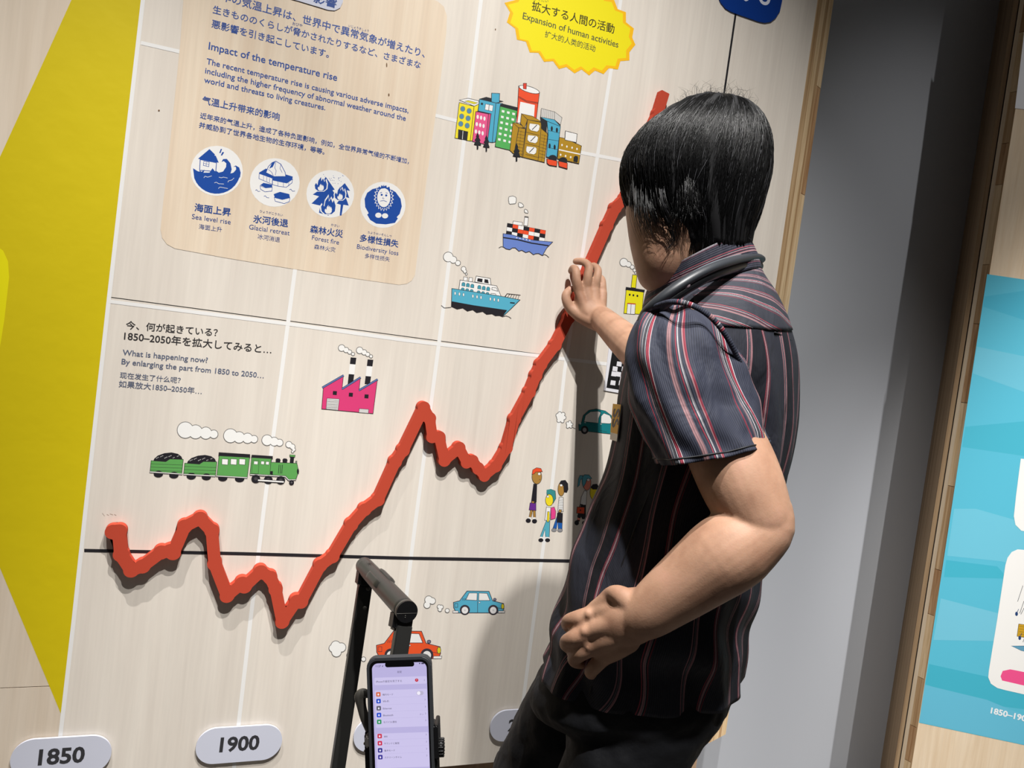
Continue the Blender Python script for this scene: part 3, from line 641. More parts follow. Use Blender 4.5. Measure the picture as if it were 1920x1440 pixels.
# ---- two saloon cars
def saloon(t, x, y, s, body, hidden=False):
    def T(p): return [(x+a*s, y+b*s) for a, b in p]
    t.poly(T([(-157,30),(-158,-2),(-120,-12),(-75,-72),(60,-70),(82,-12),(150,5),(152,38),(140,62),(-140,62)]), body, (60,50,60), 1.2)
    t.poly(T([(-82,-18),(-62,-60),(-12,-60),(-14,-14)]), (230,228,226), (60,50,60), 1); t.poly(T([(-4,-14),(-2,-60),(48,-58),(66,-14)]), (230,228,226), (60,50,60), 1)
    for cx in (-88,86): t.ell(x+cx*s, y+44*s, 31*s, 31*s, (60,50,60)); t.ell(x+cx*s, y+46*s, 27*s, 29*s, (54,50,58)); t.ell(x+cx*s, y+46*s, 20*s, 21*s, (226,224,224)); t.ell(x+cx*s, y+46*s, 5*s, 5*s, (190,190,190))
    t.ell(x+144*s, y+22*s, 9*s, 16*s, (214,196,40), (60,50,60), .9); t.poly(T([(118,50),(158,50),(156,62),(116,62)]), WH, (60,50,60), .8); t.poly(T([(-162,50),(-128,50),(-128,62),(-162,62)]), WH, (60,50,60), .8)
    t.ell(x+96*s, y-20*s, 9*s, 8*s, (110,110,130), (60,50,60), .9); t.stroke(T([(-10,-12),(-10,60)]), .8, (60,50,60)); t.stroke(T([(100,28),(140,36)]), .7, (60,50,60)); t.poly(T([(-150,5),(-132,5),(-132,28),(-150,28)]), body, (60,50,60), .8)
    t.ell(x+2*s, y-2*s, 5*s, 4*s, WH, (60,50,60), .5)
    for k_ in (0,1,2): t.stroke(T([(-100+k_*8,-28),(-104+k_*8,-14)]), .8, (60,50,60))
t = Print('printed_blue_car', 560, 1000, .30553); saloon(t, 1108, 426, 1.0, (84,168,196))
t.cloud([(798,408,24),(788,440,20),(820,415,20)]); t.cloud([(862,450,12),(876,452,12),(867,468,12)]); t.cloud([(912,474,13)]); t.done(EX, label='drawing of a blue saloon car')
t = Print('printed_orange_car', 560, 1000, .30553); saloon(t, 678, 690, 1.27, (226,84,42))
t.cloud([(228,690,30),(210,705,24),(262,700,28),(232,728,30)]); t.cloud([(310,748,16)]); t.cloud([(398,772,14)]); t.done(EX, label='drawing of an orange saloon car behind the suitcase handle')

# ---- faint stray marks of the print
t = Print('faint_marks', 0, 0, 1.0)
for a in ([(192,962),(196,967)],[(200,964),(204,966)],[(206,963),(212,965)],[(214,964),(218,966)]): t.stroke(a, 1, (196,184,172))
t.done(EX)
# ---- knots
for x, y, rx, ry in ((725,122,1.2,4.5),(729,178,1.5,3),(298,207,1.8,1.6),(929,55,1,1.8)):
    t = Print('veneer_knot', 0, 0, 1.0, base=.0005); t.ell(x,y,rx,ry,(120,92,66),n=10); t.done(EX)

# ------------------------------------------------------------------ yellow burst
out = [(560,20),(600,88),(577,160),(637,205),(650,285),(715,300),(742,378),(805,380),(845,445),(910,440),(952,497),(1005,482),(1065,528),(1115,500),(1170,543),(1212,508),(1275,533),(1310,492),(1378,500),(1395,440),(1460,435),(1460,375),(1503,322),(1480,270),(1492,205),(1435,160),(1435,88),(1375,65),(1350,0),(1290,-10),(1250,-72),(1190,-60),(1130,-118),(1070,-85),(1010,-135),(950,-95),(880,-130),(830,-85),(760,-105),(730,-50),(660,-55),(640,0)]
t = Print('printed_burst', 800, 0, .26042)
t.poly(out, (244,186,24))
cx, cy = 1032, 200
t.poly([(cx+(x-cx)*.945, cy+(y-cy)*.925) for x, y in out], (236,222,24))
t.text('拡大する人間の活動', (756,68), (1348,238), (58,54,30), .01); t.text('Expansion of human activities', (690,135), (1378,344), (92,96,60), .012); t.text('扩大的人类的活动', (850,263), (1212,371), (92,96,60), .008)
t.text('かくだい', (770,0), (875,18), (92,96,60))
t.done(EX, label='yellow star-burst with a saw-tooth orange rim')

# ------------------------------------------------------------------ year plates, blue plate, title plate
PLZ = W(438, 1398, .01)[2]
for i, (yr, cxp) in enumerate((('1850',116),('1900',438),('1950',None),('2000',None))):
    cx = .315*i+(W(116,1415,.01)[0] if i == 0 else .006)
    lab = 'white pill-shaped plate reading %s %s' % (yr, ('at the foot of the white left border', 'below the left part of the red curve', 'mostly hidden behind the phone and suitcase handle', 'partly hidden by the black trousers')[i])
    o = link('year_plate', prism('year_plate', rrect(cx, PLZ, .166, .074,   .0368, 14), -.007, -.0022, PLATE, .0006), label=lab, cat='sign', group='year plates along the foot of the panel')
    t = Print('number', base=.0072); z0 = PLZ-.0125
    t.proj = lambda u, v, off: np.array([u, -off, v])
    t.text(yr, (cx-.038, z0), (cx+.038, z0), (52,52,56), .03); t.done(o)
    link('standoff', boxmesh('standoff', cx-.02, cx+.02, -.0023, -.0004, PLZ-.01, PLZ+.01, mat('standoff', (80,80,82))), o)
bp = [(1347,-60),(1347,-10),(1353,4),(1362,15),(1372,21),(1385,26),(1405,33),(1425,40),(1436,42),(1447,40),(1456,33),(1464,20),(1468,2),(1474,-40),(1478,-80),(1350,-110)]
o = link('degree_plate', prism('degree_plate', [(v[0], v[2]) for v in (W(*a, .006) for a in bp)], -.003, -.0008, mat('blue_plate', (0,52,134), rough=.4)), label='dark blue rounded plate with white degree lettering at the top right', cat='sign')
t = Print('lettering', base=.0032); t.text('0℃', (1390,-1), (1444,10), (222,226,240), .03); t.done(o)
tp = [(520,-60),(524,-12),(534,-6),(560,1),(600,13),(616,18),(628,19),(638,14),(643,4),(650,-40)]
o = link('title_plate', prism('title_plate', [(v[0], v[2]) for v in (W(*a, .004) for a in tp)], -.002, -.0008, PLATE), label='white rounded title plate cut off above the blue text', cat='sign')
t = Print('lettering', base=.0022); t.text('影響', (588,2), (630,14), NAVY, .02); t.done(o)

# ------------------------------------------------------------------ marker card
mk = [(1143,640),(1132,732),(1200,744),(1214,655)]
o = link('marker_card', prism('marker_card', [(v[0], v[2]) for v in (W(*a, .002) for a in mk)], -.0022, -.0006, mat('white_card', (226,226,232), rough=.5)), label='white card with a black checkered marker beside the elbow of the reaching arm', cat='sign')
t = Print('black_marker', 960, 640, .27778, base=.0023)
t.poly([(680,45),(637,313),(885,356),(905,95)], (26,26,28))
for x, y in ((708,135),(772,138),(680,168),(742,170),(672,202),(703,204),(766,205),(730,236),(722,264),(666,262)):
    t.poly([(x+2,y),(x+34,y+5),(x+30,y+36),(x-3,y+31)], (228,228,234))
t.done(o)

# ------------------------------------------------------------------ red curve
CT = .019
PTS = [(211.9,997.5),(223.1,996.9),(226.9,1040),(246.3,1069.4),(267.5,1061.9),(302,1036),(318.5,1033.5),(325,1037),(346.3,987.5),(375,972.8),(397.5,995.6),(402.5,1057),(425.9,1117.5),(454,1094),(459,1100),(488.6,1072.5),(506.9,1083),(517,1105),(529.5,1166.5),(556,1127.5),(565,1129),(601,1061),(624,1044),(659.1,984.4),(684.3,955.8),(709.5,937.4),(741.6,866.4),(756.5,844.6),(795,765),(806,784.9),(810.8,818.9),(824,820.3),(833.8,863.3),(861.5,840.4),(875.4,866.8),(886.2,864.7),(897,878.6),(908.8,891.8),(930.3,874.4),(950.8,840.5),(966.3,786.5),(994,735.4),(1006.5,704.2),(1015.8,683.3),(1042.9,646.9),(1068,596),(1109,494),(1140.5,422.2),(1156,389),(1174,371),(1213,262),(1236,212),(1248,172)]
cw = np.array([[W(u, v, CT)[0], W(u, v, CT)[2]] for u, v in PTS]); CR = .0115
JR = .0139; h = .002; x0, z0 = cw.min(0)-.03; x1, z1 = cw.max(0)+.03
gx = np.arange(x0, x1, h); gz = np.arange(z0, z1, h); GX, GZ = np.meshgrid(gx, gz, indexing='ij'); SD = np.full(GX.shape, 9.)
for a, b in zip(cw[:-1], cw[1:]):
    d = b-a; tt = np.clip(((GX-a[0])*d[0]+(GZ-a[1])*d[1])/(d@d), 0, 1); SD = np.minimum(SD, np.hypot(GX-a[0]-tt*d[0], GZ-a[1]-tt*d[1])-CR)
for c_ in cw[:-1]: SD = np.minimum(SD, np.hypot(GX-c_[0], GZ-c_[1])-JR)
d = cw[-1]-cw[-2]; d /= np.linalg.norm(d); SD = np.maximum(SD, (GX-cw[-1][0])*d[0]+(GZ-cw[-1][1])*d[1])
segs = {}
def ev(i, j, k, l):
    a, b = SD[i, j], SD[k, l]; f = a/(a-b); return (gx[i]+(gx[k]-gx[i])*f, gz[j]+(gz[l]-gz[j])*f)
for i, j in zip(*np.where(np.abs(SD[:-1, :-1]) < h*2)):
    c4 = ((i,j),(i+1,j),(i+1,j+1),(i,j+1)); ins = [SD[c] < 0 for c in c4]
    if all(ins) or not any(ins): continue
    en = ex = None
    for k in range(4):
        a, b = c4[k], c4[(k+1) % 4]
        if ins[k] != ins[(k+1) % 4]:
            key = tuple(sorted((a, b)))
            if ins[k]: ex = (key, ev(*key[0], *key[1]))
            else: en = (key, ev(*key[0], *key[1]))
    if en and ex: segs[ex[0]] = (en[0], ex[1])
best = []
left = dict(segs)
while left:
    k0 = next(iter(left)); loop = []; k = k0
    while k in left: nk, pt_ = left.pop(k); loop.append(pt_); k = nk
    if len(loop) > len(best): best = loop
link('temperature_curve', prism('temperature_curve', best, -CT, -.0012, REDFELT), label='thick raised red temperature curve climbing across the graph panel', cat='relief')

# ------------------------------------------------------------------ right panel
RP = thing('blue_panel', tuple(RO), 'angled exhibit panel at the right edge with turquoise print and bare wood foot', 'panel')
def rquad(name, s0, s1, b0, b1, z0, z1, m, parent=RP, bev=0, **kw):
    """block in the right panel's own frame: s along its face, b backwards from the face"""
    v = []
    for z_ in (z0, z1):
        for s_, b_ in ((s0,b0),(s1,b0),(s1,b1),(s0,b1)): q_ = RO+RD*s_-RN*b_; v.append((q_[0], q_[1], z_))
    return link(name, mesh(name, v, [(0,1,2,3),(4,7,6,5),(0,4,5,1),(1,5,6,2),(2,6,7,3),(3,7,4,0)], m), parent, **kw)
# plan positions of the corner strips
def plan_hit(u, v, b):                                    # s where the sight line meets the plane b behind the face
    return (ray_plane(u, v, RO-RN*b, RN)-RO)@RD
ch = .028; s_c = plan_hit(1769, 900, ch); s_b = plan_hit(1741, 900, TB)

rquad('face_board', 0, .9, 0, .02, .02, ZT, PALE)
rquad('inner_frame', .03, .9, .021, TB, .02, ZT, BARE2)
def rstrip(name, sa, ba, sb, bb, m, z0, z1, depth=.012):
    a = RO+RD*sa-RN*ba; b = RO+RD*sb-RN*bb; dd = (b-a)/np.linalg.norm(b-a); nn = np.array([-dd[1], dd[0], 0]); 
    if nn@RN > 0: nn = -nn
    v = [a, b, b+nn*depth, a+nn*depth]; v = [(q_[0], q_[1], z0) for q_ in v]+[(q_[0], q_[1], z1) for q_ in v]
    return link(name, mesh(name, v, [(0,1,2,3),(4,7,6,5),(0,4,5,1),(1,5,6,2),(2,6,7,3),(3,7,4,0)], m), RP)
rstrip('edge_veneer', s_c*.9-.0005, ch*.9, s_c*.6, ch*.6, PALE, .02, ZT)
z = .02; k = 0
while z < ZT-.02:
    hh = min(rng.uniform(.10, .26), ZT-z); rstrip('core_block', s_c*.6-.0003, ch*.6, s_c*.1, ch*.1, (PINE_L, PINE_D, PINE)[k % 3], z, z+hh-.0015); z += hh; k += 1
rstrip('edge_veneer', s_c*.1, ch*.1, -.0003, 0, PINE, .02, ZT)
rstrip('side_board', s_b, TB-.001, s_c, ch, wood('side_wood', (150,122,92), (186,158,124), sx=70), .02, ZT)
pr = lambda u, v, off: on_right(u, v, off)
t = Print('turquoise_print', 0, 0, 1, proj=pr, base=.00025); CY = (92,192,218)
t.poly([(1851,514),(1920,524),(2100,548),(2150,1446),(1920,1397),(1723,1355)], CY)
def band(pts, c): t.poly(pts, c)
band([(1846,556),(1920,545),(2100,560),(2100,640),(1920,600),(1843,575)], (78,184,212)); band([(1832,650),(1920,668),(2100,690),(2100,760),(1920,735),(1824,700)], (112,198,222))
band([(1810,800),(1920,790),(2100,830),(2100,900),(1920,855),(1804,838)], (76,184,208)); band([(1789,954),(1830,954),(1900,974),(2000,1005),(2000,1080),(1875,1052),(1776,1042)], (114,200,224))
band([(1774,1050),(1870,1062),(1890,1085),(1770,1082)], (72,184,208)); band([(1764,1122),(1880,1152),(2000,1185),(2000,1215),(1870,1202),(1750,1200)], (118,200,224)); band([(1742,1245),(1880,1275),(2000,1320),(2000,1340),(1860,1322),(1735,1283)], (70,182,206)); band([(1734,1284),(1850,1312),(1990,1370),(2000,1412),(1920,1396),(1724,1354)], (104,192,220))
t.done(RP, label='turquoise wavy print')
t = Print('white_card', 0, 0, 1, proj=pr, base=.0005)
t.poly([(1914,860),(1905,930),(1901,968),(1904,984),(1915,995),(1960,1003),(2080,1022),(2100,880)], (248,247,244)); t.done(RP, label='upper white rounded card'); t = Print('white_field', 0, 0, 1, proj=pr, base=.0005)
t.poly([(1903,0),(1903,203),(1980,212),(2000,-60),(1925,-60)] if False else [(1930,-40),(1918,80),(1903,203),(1990,213),(2010,-40)], (236,236,240)); t.done(RP, label='white field at the top'); t = Print('white_card', 0, 0, 1, proj=pr, base=.0005)
t.poly([(1920,1031),(1908,1030),(1897,1035),(1889,1046),(1885,1060),(1870,1160),(1854,1258),(1853,1270),(1858,1282),(1870,1290),(1885,1294),(1920,1302),(2080,1336),(2110,1070)], (248,247,244))
t.poly([(1894,1255),(1880,1258),(1876,1268),(1879,1276),(1888,1278),(2060,1318),(2070,1290),(1900,1256)], (244,86,146))
t.poly([(1910,1170),(1960,1176),(1958,1200),(1907,1193)], (206,160,40), (80,70,40), .8); t.poly([(1896,1211),(1920,1211),(1990,1226),(1990,1236),(1915,1220)], (100,160,190), (80,80,90), .6)
for a, b in (((1918,1098),(1908,1128)),((1920,1127),(1912,1150)),((1928,1125),(1914,1152)),((1921,1196),(1918,1204))): t.stroke([a,b], .9, (70,70,80))
for x, y in ((1906,1151),(1912,1196)): t.ell(x, y, 2.6, 4, (40,70,120)); t.stroke([(x,y),(x+4,y-9)], 1, (40,70,120))
for i in range(5): t.stroke([(1911,1174+i*5),(1958,1180+i*5)], .4, (80,70,40))
t.done(RP, label='lower white card with rain drawing and pink bar'); t = Print('year_range', 0, 0, 1, proj=pr, base=.0005)
t.text('1850–1900', (1857,1337), (1932,1355), (244,248,250), .03)
t.done(RP, label='white lettering 1850–1900')

# ------------------------------------------------------------------ visitor
def skin_mat():
    m = bpy.data.materials.new('skin'); m.use_nodes = True; nt = m.node_tree; b = nt.nodes['Principled BSDF']; L = nt.links
    tc = nt.nodes.new('ShaderNodeTexCoord'); n = nt.nodes.new('ShaderNodeTexNoise'); n.inputs['Scale'].default_value = 26; n.inputs['Detail'].default_value = 5
    L.new(tc.outputs['Object'], n.inputs['Vector']); r = mixramp(nt, n.outputs['Fac'], [(.3, (152,114,92)), (.55, (172,134,110)), (.75, (182,140,118))]); L.new(r.outputs[0], b.inputs['Base Color'])
    n2 = nt.nodes.new('ShaderNodeTexNoise'); n2.inputs['Scale'].default_value = 420; n2.inputs['Detail'].default_value = 3; L.new(tc.outputs['Object'], n2.inputs['Vector'])
    bp = nt.nodes.new('ShaderNodeBump'); bp.inputs['Strength'].default_value = .2; bp.inputs['Distance'].default_value = .0008; L.new(n2.outputs['Fac'], bp.inputs['Height']); L.new(bp.outputs[0], b.inputs['Normal'])
    b.inputs['Roughness'].default_value = .6; b.inputs['Specular IOR Level'].default_value = .35; b.inputs['Subsurface Weight'].default_value = .12; b.inputs['Subsurface Radius'].default_value = (.01,.004,.002); b.inputs['Subsurface Scale'].default_value = .6; return m
SKIN = skin_mat()
VROOT = P(1150, 1440, 1.12); VROOT = (VROOT[0], VROOT[1], 0)
PER = thing('person', VROOT, 'man in a striped short-sleeved shirt and black trousers, one hand on the red curve', 'person')
def px(r, d): return r*d/F
def ctube(pts, n=None, seg=20, flat=None, **k):
    """pts: (photo x, photo y, depth, radius in photo pixels)"""
    c = [P(a, b, d) for a, b, d, _ in pts]; r = [px(q_, d) for _, _, d, q_ in pts]
    return tube(c, r, seg=seg, n=n, flat=flat, **k)
def wtube(pts, n=None, seg=16, **k):
    """pts: (photo x, photo y, distance off the exhibit wall, radius in metres)"""
    return tube([W(a, b, o_) for a, b, o_, _ in pts], [r_ for *_, r_ in pts], seg=seg, n=n, **k)
body = Acc()
# near (left) arm, hand on the hip
body.add(ctube([(1288,640,1.0,66),(1312,720,.98,66),(1342,800,.955,72),(1370,860,.94,77),(1394,915,.925,76),(1416,965,.915,68),(1424,985,.915,60)], 26, 28))
body.add(ctube([(1426,958,.915,58),(1430,985,.912,58),(1412,1005,.91,64),(1386,1022,.91,73),(1352,1045,.91,74),(1316,1072,.915,68),(1282,1098,.92,62),(1250,1122,.925,56),(1222,1144,.93,50),(1202,1158,.936,44),(1184,1168,.944,36),(1166,1174,.952,27)], 36, 28))
body.add(ball(P(1452,972,.915), px(33,.9)))
body.add(ctube([(1210,1150,.935,45),(1188,1163,.94,46),(1165,1172,.95,44),(1140,1180,.965,38)], 10, 24, flat=(FWD, .70)))
body.add(ctube([(1216,1130,.938,26),(1190,1126,.944,25),(1162,1122,.952,19)], 8, 16))
for a, b_ in (((1180,1135,.945,26),(1108,1153,.972,16)), ((1175,1158,.942,27),(1100,1186,.965,17)), ((1172,1182,.945,27),(1108,1215,.967,17)), ((1178,1200,.95,24),(1130,1234,.975,15))):
    body.add(ctube([a, ((a[0]+b_[0])/2,(a[1]+b_[1])/2,(a[2]+b_[2])/2-.004,21), b_], 8, 16))
for f_ in ([(1106,1153,.970,16.5),(1085,1159,.972,15.5),(1068,1165,.985,14.5),(1066,1172,1.003,13.5),(1078,1180,1.012,13)],
           [(1098,1187,.963,17),(1078,1196,.966,15.5),(1064,1203,.980,14.5),(1064,1210,1.0,13.5),(1078,1216,1.01,13)],
           [(1106,1215,.965,17),(1090,1224,.970,15.5),(1078,1233,.984,14.5),(1080,1240,1.002,13),(1092,1242,1.012,12.5)],
           [(1130,1234,.972,15.5),(1118,1247,.975,14.5),(1108,1259,.985,13),(1112,1262,1.002,12),(1124,1256,1.012,11.5)]):
    body.add(ctube(f_, 14, 16))
body.add(ctube([(1192,1138,.935,28),(1168,1120,.94,21),(1153,1113,.948,16.5),(1140,1120,.965,15.5),(1128,1134,.985,14.5),(1122,1146,1.0,13)], 14, 16))
body.add(ctube([(1150,1118,.952,16),(1122,1140,.97,18),(1106,1152,.975,15)], 6, 14))
for c_ in ((1104,1151,.962),(1096,1184,.956),(1105,1212,.958),(1130,1231,.966)): body.add(ball(P(*c_), px(10,.96)))
# far (right) arm, palm on the curve
WR = W(1128, 597, .085)
sh = P(1330,640,1.30); el = P(1238,690,1.42)
body.add(tube([sh, (sh+el)/2+np.array([0,0,-.01]), el, el*.55+WR*.45+np.array([0,0,-.004]), WR], [.052,.046,.042,.037,.0275], 22, 22))
body.add(wtube([(1140,607,.088,.0275),(1126,596,.08,.0275),(1112,583,.066,.030),(1105,566,.055,.031),(1104,550,.05,.030)], 12, 22, flat=(np.array([0,1.,0]), .55)))
for a, b_ in (((1100,588),(1084,545)), ((1107,585),(1099,537)), ((1116,585),(1115,538)), ((1126,590),(1130,550))):
    body.add(wtube([(*a,.068,.013),(*b_,.056,.0105)], 8, 14))
for f_ in ([(1085,545,.056,.0112),(1081,525,.058,.0100),(1080,508,.052,.0094),(1075,503,.034,.0086),(1071,508,.020,.0078)],
           [(1099,537,.056,.0114),(1102,518,.061,.0102),(1104,500,.057,.0096),(1094,491,.042,.0088),(1080,490,.022,.0078)],
           [(1115,538,.056,.0110),(1119,522,.058,.0098),(1121,507,.052,.0092),(1114,499,.040,.0084),(1103,500,.031,.0076)],
           [(1130,550,.054,.0098),(1130,537,.052,.0088),(1129,525,.044,.0082),(1124,519,.034,.0076)]):
    body.add(wtube(f_, 14, 14))
body.add(wtube([(1112,602,.074,.019),(1090,592,.058,.0165),(1070,578,.046,.0125),(1062,563,.044,.0108),(1062,551,.042,.0098),(1070,542,.036,.0082)], 16, 16))
body.add(wtube([(1118,606,.075,.018),(1100,585,.062,.020),(1088,560,.054,.014)], 8, 14))
# neck, head
body.add(ctube([(1330,640,1.13,95),(1322,570,1.12,82),(1312,520,1.11,76),(1305,470,1.10,78),(1305,420,1.10,86)], 12, 26))
hd = Loft([(1300,208,1370,208,1.10,.02),(1262,240,1420,240,1.10,.055),(1225,275,1425,278,1.10,.072),(1198,320,1424,322,1.10,.080),(1182,360,1412,364,1.10,.082),(1173,392,1398,398,1.10,.080),(1176,425,1375,432,1.09,.074),(1181,460,1340,468,1.085,.066),(1190,500,1315,505,1.08,.056),(1200,532,1290,538,1.08,.040),(1222,550,1262,552,1.08,.015)], 2.15).sample(40)
gv, _ = hd.grid(36); body.add(capped(gv))
# face, turned to the wall: its forward direction runs left and away
HF = -RIGHT*.34+FWD*.90+DOWN*.22; HF /= np.linalg.norm(HF); HS = np.cross(HF, -DOWN); HS /= np.linalg.norm(HS); HUp = np.cross(HS, HF)
HC = P(1282, 400, 1.115); AX = np.array([HS, HF, HUp])
body.add(ball(HC+HF*.022-HUp*.028, .060, .062, .078, AX)); body.add(ball(HC+HF*.050-HUp*.085, .030, .026, .024, AX))
nose = HC+HF*.088-HUp*.012
body.add(tube([nose-HF*.014+HUp*.034, nose+HUp*.008, nose+HF*.012-HUp*.014, nose-HUp*.020], [.006,.008,.011,.008], 12, 10))
for s_ in (-1, 1):
    body.add(ball(HC+HF*.078+HS*s_*.030+HUp*.022, .016, .008, .006, AX)); pass
body.add(ball(HC+HF*.083-HUp*.052, .021, .008, .005, AX)); body.add(ball(HC+HF*.081-HUp*.061, .017, .008, .005, AX))
# trunk and legs under the clothes, one skin with the rest
tr = Loft([(1255,600,1420,590,1.14,.11),(1225,680,1455,680,1.14,.15),(1205,800,1450,800,1.13,.125),(1165,950,1420,950,1.13,.12),(1125,1100,1370,1100,1.13,.125),(1090,1220,1340,1220,1.13,.13),(1075,1290,1320,1290,1.13,.12)], 2.1).sample(24)
gv, _ = tr.grid(30); body.add(capped(gv))
HIPN = P(1235,1260,1.14); HIPF = P(1120,1250,1.24)
KN = P(1150,1500,1.06); KN = np.array([KN[0], KN[1], .50]); KF = P(1000,1480,1.30); KF = np.array([KF[0], KF[1], .50])
AN = np.array([KN[0]+.09, KN[1]-.05, .09]); AF = np.array([KF[0]+.12, KF[1]-.02, .09])
for a, b_, c_ in ((HIPN, KN, AN), (HIPF, KF, AF)):
    body.add(tube([a, (a+b_)/2, b_, (b_+c_)/2, c_], [.050,.055,.050,.046,.036], 20, 20))
bo = remeshed('body', body, .0026, 3, SKIN, PER)
EYE = mat('eye_white', (236,232,226), rough=.2); IR = mat('iris', (40,26,18), rough=.2)
for s_ in (-1, 1):
    c_ = HC+HF*.0805+HS*s_*.030+HUp*.020; Acc().add(ball(c_, .0115, seg=14, rings=8)).link('eye', EYE, PER); Acc().add(ball(c_+HF*.0085, .0048, seg=12, rings=8)).link('iris', IR, PER)
NAIL = mat('fingernail', (226,176,160), rough=.3)
Acc().add(ball(W(1071,543,.045), .0052, .0022, .0070, seg=12, rings=8)).link('fingernail', NAIL, PER)

# ---- hair
def hair_mat():
    m = bpy.data.materials.new('black_hair'); m.use_nodes = True; b = m.node_tree.nodes['Principled BSDF']
    b.inputs['Base Color'].default_value = (.006,.006,.007,1); b.inputs['Roughness'].default_value = .7; b.inputs['Specular IOR Level'].default_value = .2; return m
HAIR = hair_mat()
hk = [(1338,181,1362,181,1.10,.010),(1290,191,1392,192,1.10,.035),(1262,206,1416,206,1.10,.054),(1232,226,1432,228,1.10,.070),(1200,254,1441,254,1.10,.083),(1178,286,1445,284,1.10,.091),(1167,320,1443,318,1.10,.095),(1167,350,1437,350,1.10,.096),(1174,384,1427,388,1.10,.093),(1192,416,1414,430,1.10,.088),(1222,446,1406,462,1.10,.078,0,-.014)]
hl = Loft(hk, 2.2).sample(44)
def hd_(t_, th): return .0013*math.sin(th*13+5*math.sin(t_*3)+t_*4)+.0008*math.sin(th*29+6*math.sin(t_*3))+.0010*math.sin(th*61+t_*9)
gv, _ = hl.grid(120, hd_)
hair = Acc().add(capped(gv)).link('hair', HAIR, PER)
STR = mat('hair_strands', (6,6,7), rough=.36, spec=.32)
vs, fs = [], []
def strand(pts, w):
    """a fine three-sided hair"""
    global vs, fs
    p = np.array(pts); t_ = np.gradient(p, axis=0); t_ /= np.linalg.norm(t_, axis=1)[:, None]+1e-9
    n_ = np.cross(t_, rng.normal(size=3)); n_ /= np.linalg.norm(n_, axis=1)[:, None]+1e-9; b_ = np.cross(t_, n_)
    k = len(vs); m_ = len(p)
    for i in range(m_):
        ww = w*(1-.75*(i/(m_-1))**2)
        for a in (0, 2.094, 4.189): vs.append(p[i]+(n_[i]*math.cos(a)+b_[i]*math.sin(a))*ww)
    for i in range(m_-1):
        for j in range(3): fs.append((k+i*3+j, k+i*3+(j+1) % 3, k+i*3+3+(j+1) % 3, k+i*3+3+j))
for i in range(9500):
    th = rng.uniform(0, 2*PI); t0 = rng.uniform(.02, .55) if rng.rand() < .75 else rng.uniform(.5, .8); t1 = min(1.0, t0+rng.uniform(.3, .75)); lift = 1.004+.035*rng.rand()**2
    dr = rng.normal(0, .20)+.22*math.sin(th*2+1)+.08*math.sin(th*9); wv = rng.uniform(.0, .03); ph = rng.uniform(0, 6)
    near_end = t1 > .93
    pts = []
    for k in range(10):
        u_ = k/9; t_ = t0+(t1-t0)*u_; pts.append(hl.at(t_, th+dr*(t_-.3)+wv*math.sin(ph+u_*5), 1+(lift-1)*math.sin(PI*min(1, u_*1.3+.1))*1.0+.004))
    if near_end:
        pts.append(pts[-1]-np.array([0,0,1])*rng.uniform(.004,.016)+(pts[-1]-pts[-2])*.3)
    strand(pts, rng.uniform(.0002, .0004))
def loose(pl, w=.0004, jit=2.5, n=1, d0=1.02):
    for _ in range(n):
        j = rng.normal(0, jit, 2); dd = rng.normal(0, .004); up_ = rng.uniform(-10, 45); strand(catmull([P(x+j[0]*(.4+.6*i/len(pl)), y+j[1]*.5-(up_ if i == 0 and w > .00028 else 0), d_+dd+(.025 if i == 0 and w > .00028 else 0)) for i, (x, y, d_) in enumerate(pl)], 12), w)
loose([(1232,330,1.015),(1240,380,1.012),(1256,420,1.015),(1262,446,1.018),(1250,462,1.02)], .0004, 9, 60)      # sideburn lock
loose([(1195,340,1.03),(1196,380,1.025),(1205,415,1.025),(1222,450,1.025)], .0003, 16, 40)                      # strands over the cheek
loose([(1180,330,1.06),(1186,370,1.055),(1200,402,1.05)], .0004, 9, 60)
for i in range(520):                                                                                          # hair falling before and behind the ear
    x = rng.uniform(1212, 1325); y = rng.uniform(318, 395); dx_ = rng.normal(2, 6); ln = max(22, 446-y+rng.uniform(-26, 6)-.35*abs(x-1275)); d_ = .996+.034*abs(x-1290)/60
    strand(catmull([P(x, y-34, d_+.035), P(x+dx_*.1, y, d_+.012), P(x+dx_*.4, y+ln*.35, d_), P(x+dx_, y+ln*.7, d_+.003), P(x+dx_*1.2-3, y+ln, d_+.012)], 9), .0003)
loose([(1215,340,1.03),(1222,390,1.02),(1236,430,1.02)], .0004, 20, 90)
for i in range(260):                                                                                          # fringe of the nape
    x = rng.uniform(1262, 1404); f_ = (x-1262)/142; y = 415+28*f_; d_ = 1.025+.06*abs(f_-.35); strand([P(x, y-25, d_-.006), P(x+rng.normal(0,2), y, d_-.004), P(x+rng.normal(0,4), y+rng.uniform(6,20)*(1-.4*f_), d_)], .0004)
for i in range(90):                                                                                           # flyaway hairs along the crown
    x = rng.uniform(1200, 1440); th = rng.uniform(PI, 2*PI); t0 = rng.uniform(0, .2); a = hl.at(t0, th, 1.0); o_ = (a-P(1310,330,1.10)); o_ /= np.linalg.norm(o_)
    sd = np.cross(o_, rng.normal(size=3)); sd /= np.linalg.norm(sd); L_ = rng.uniform(.006,.022); strand([a, a+o_*L_*.6+sd*L_*.2, a+o_*L_*.9+sd*L_*.9], .00018)
loose([(1210,262,1.05),(1185,272,1.05),(1168,292,1.05)], .00016, 5, 14); loose([(1345,190,1.08),(1335,176,1.08),(1352,174,1.08)], .0002, 8, 16); loose([(1395,198,1.08),(1382,184,1.08),(1364,186,1.08)], .0002, 8, 14)
me = mesh('hair_strands', vs, fs, [STR, mat('highlight_strands', (66,66,70), rough=.42, spec=.5)])  # second material: lighter strands, the black hair's highlights painted in as colour
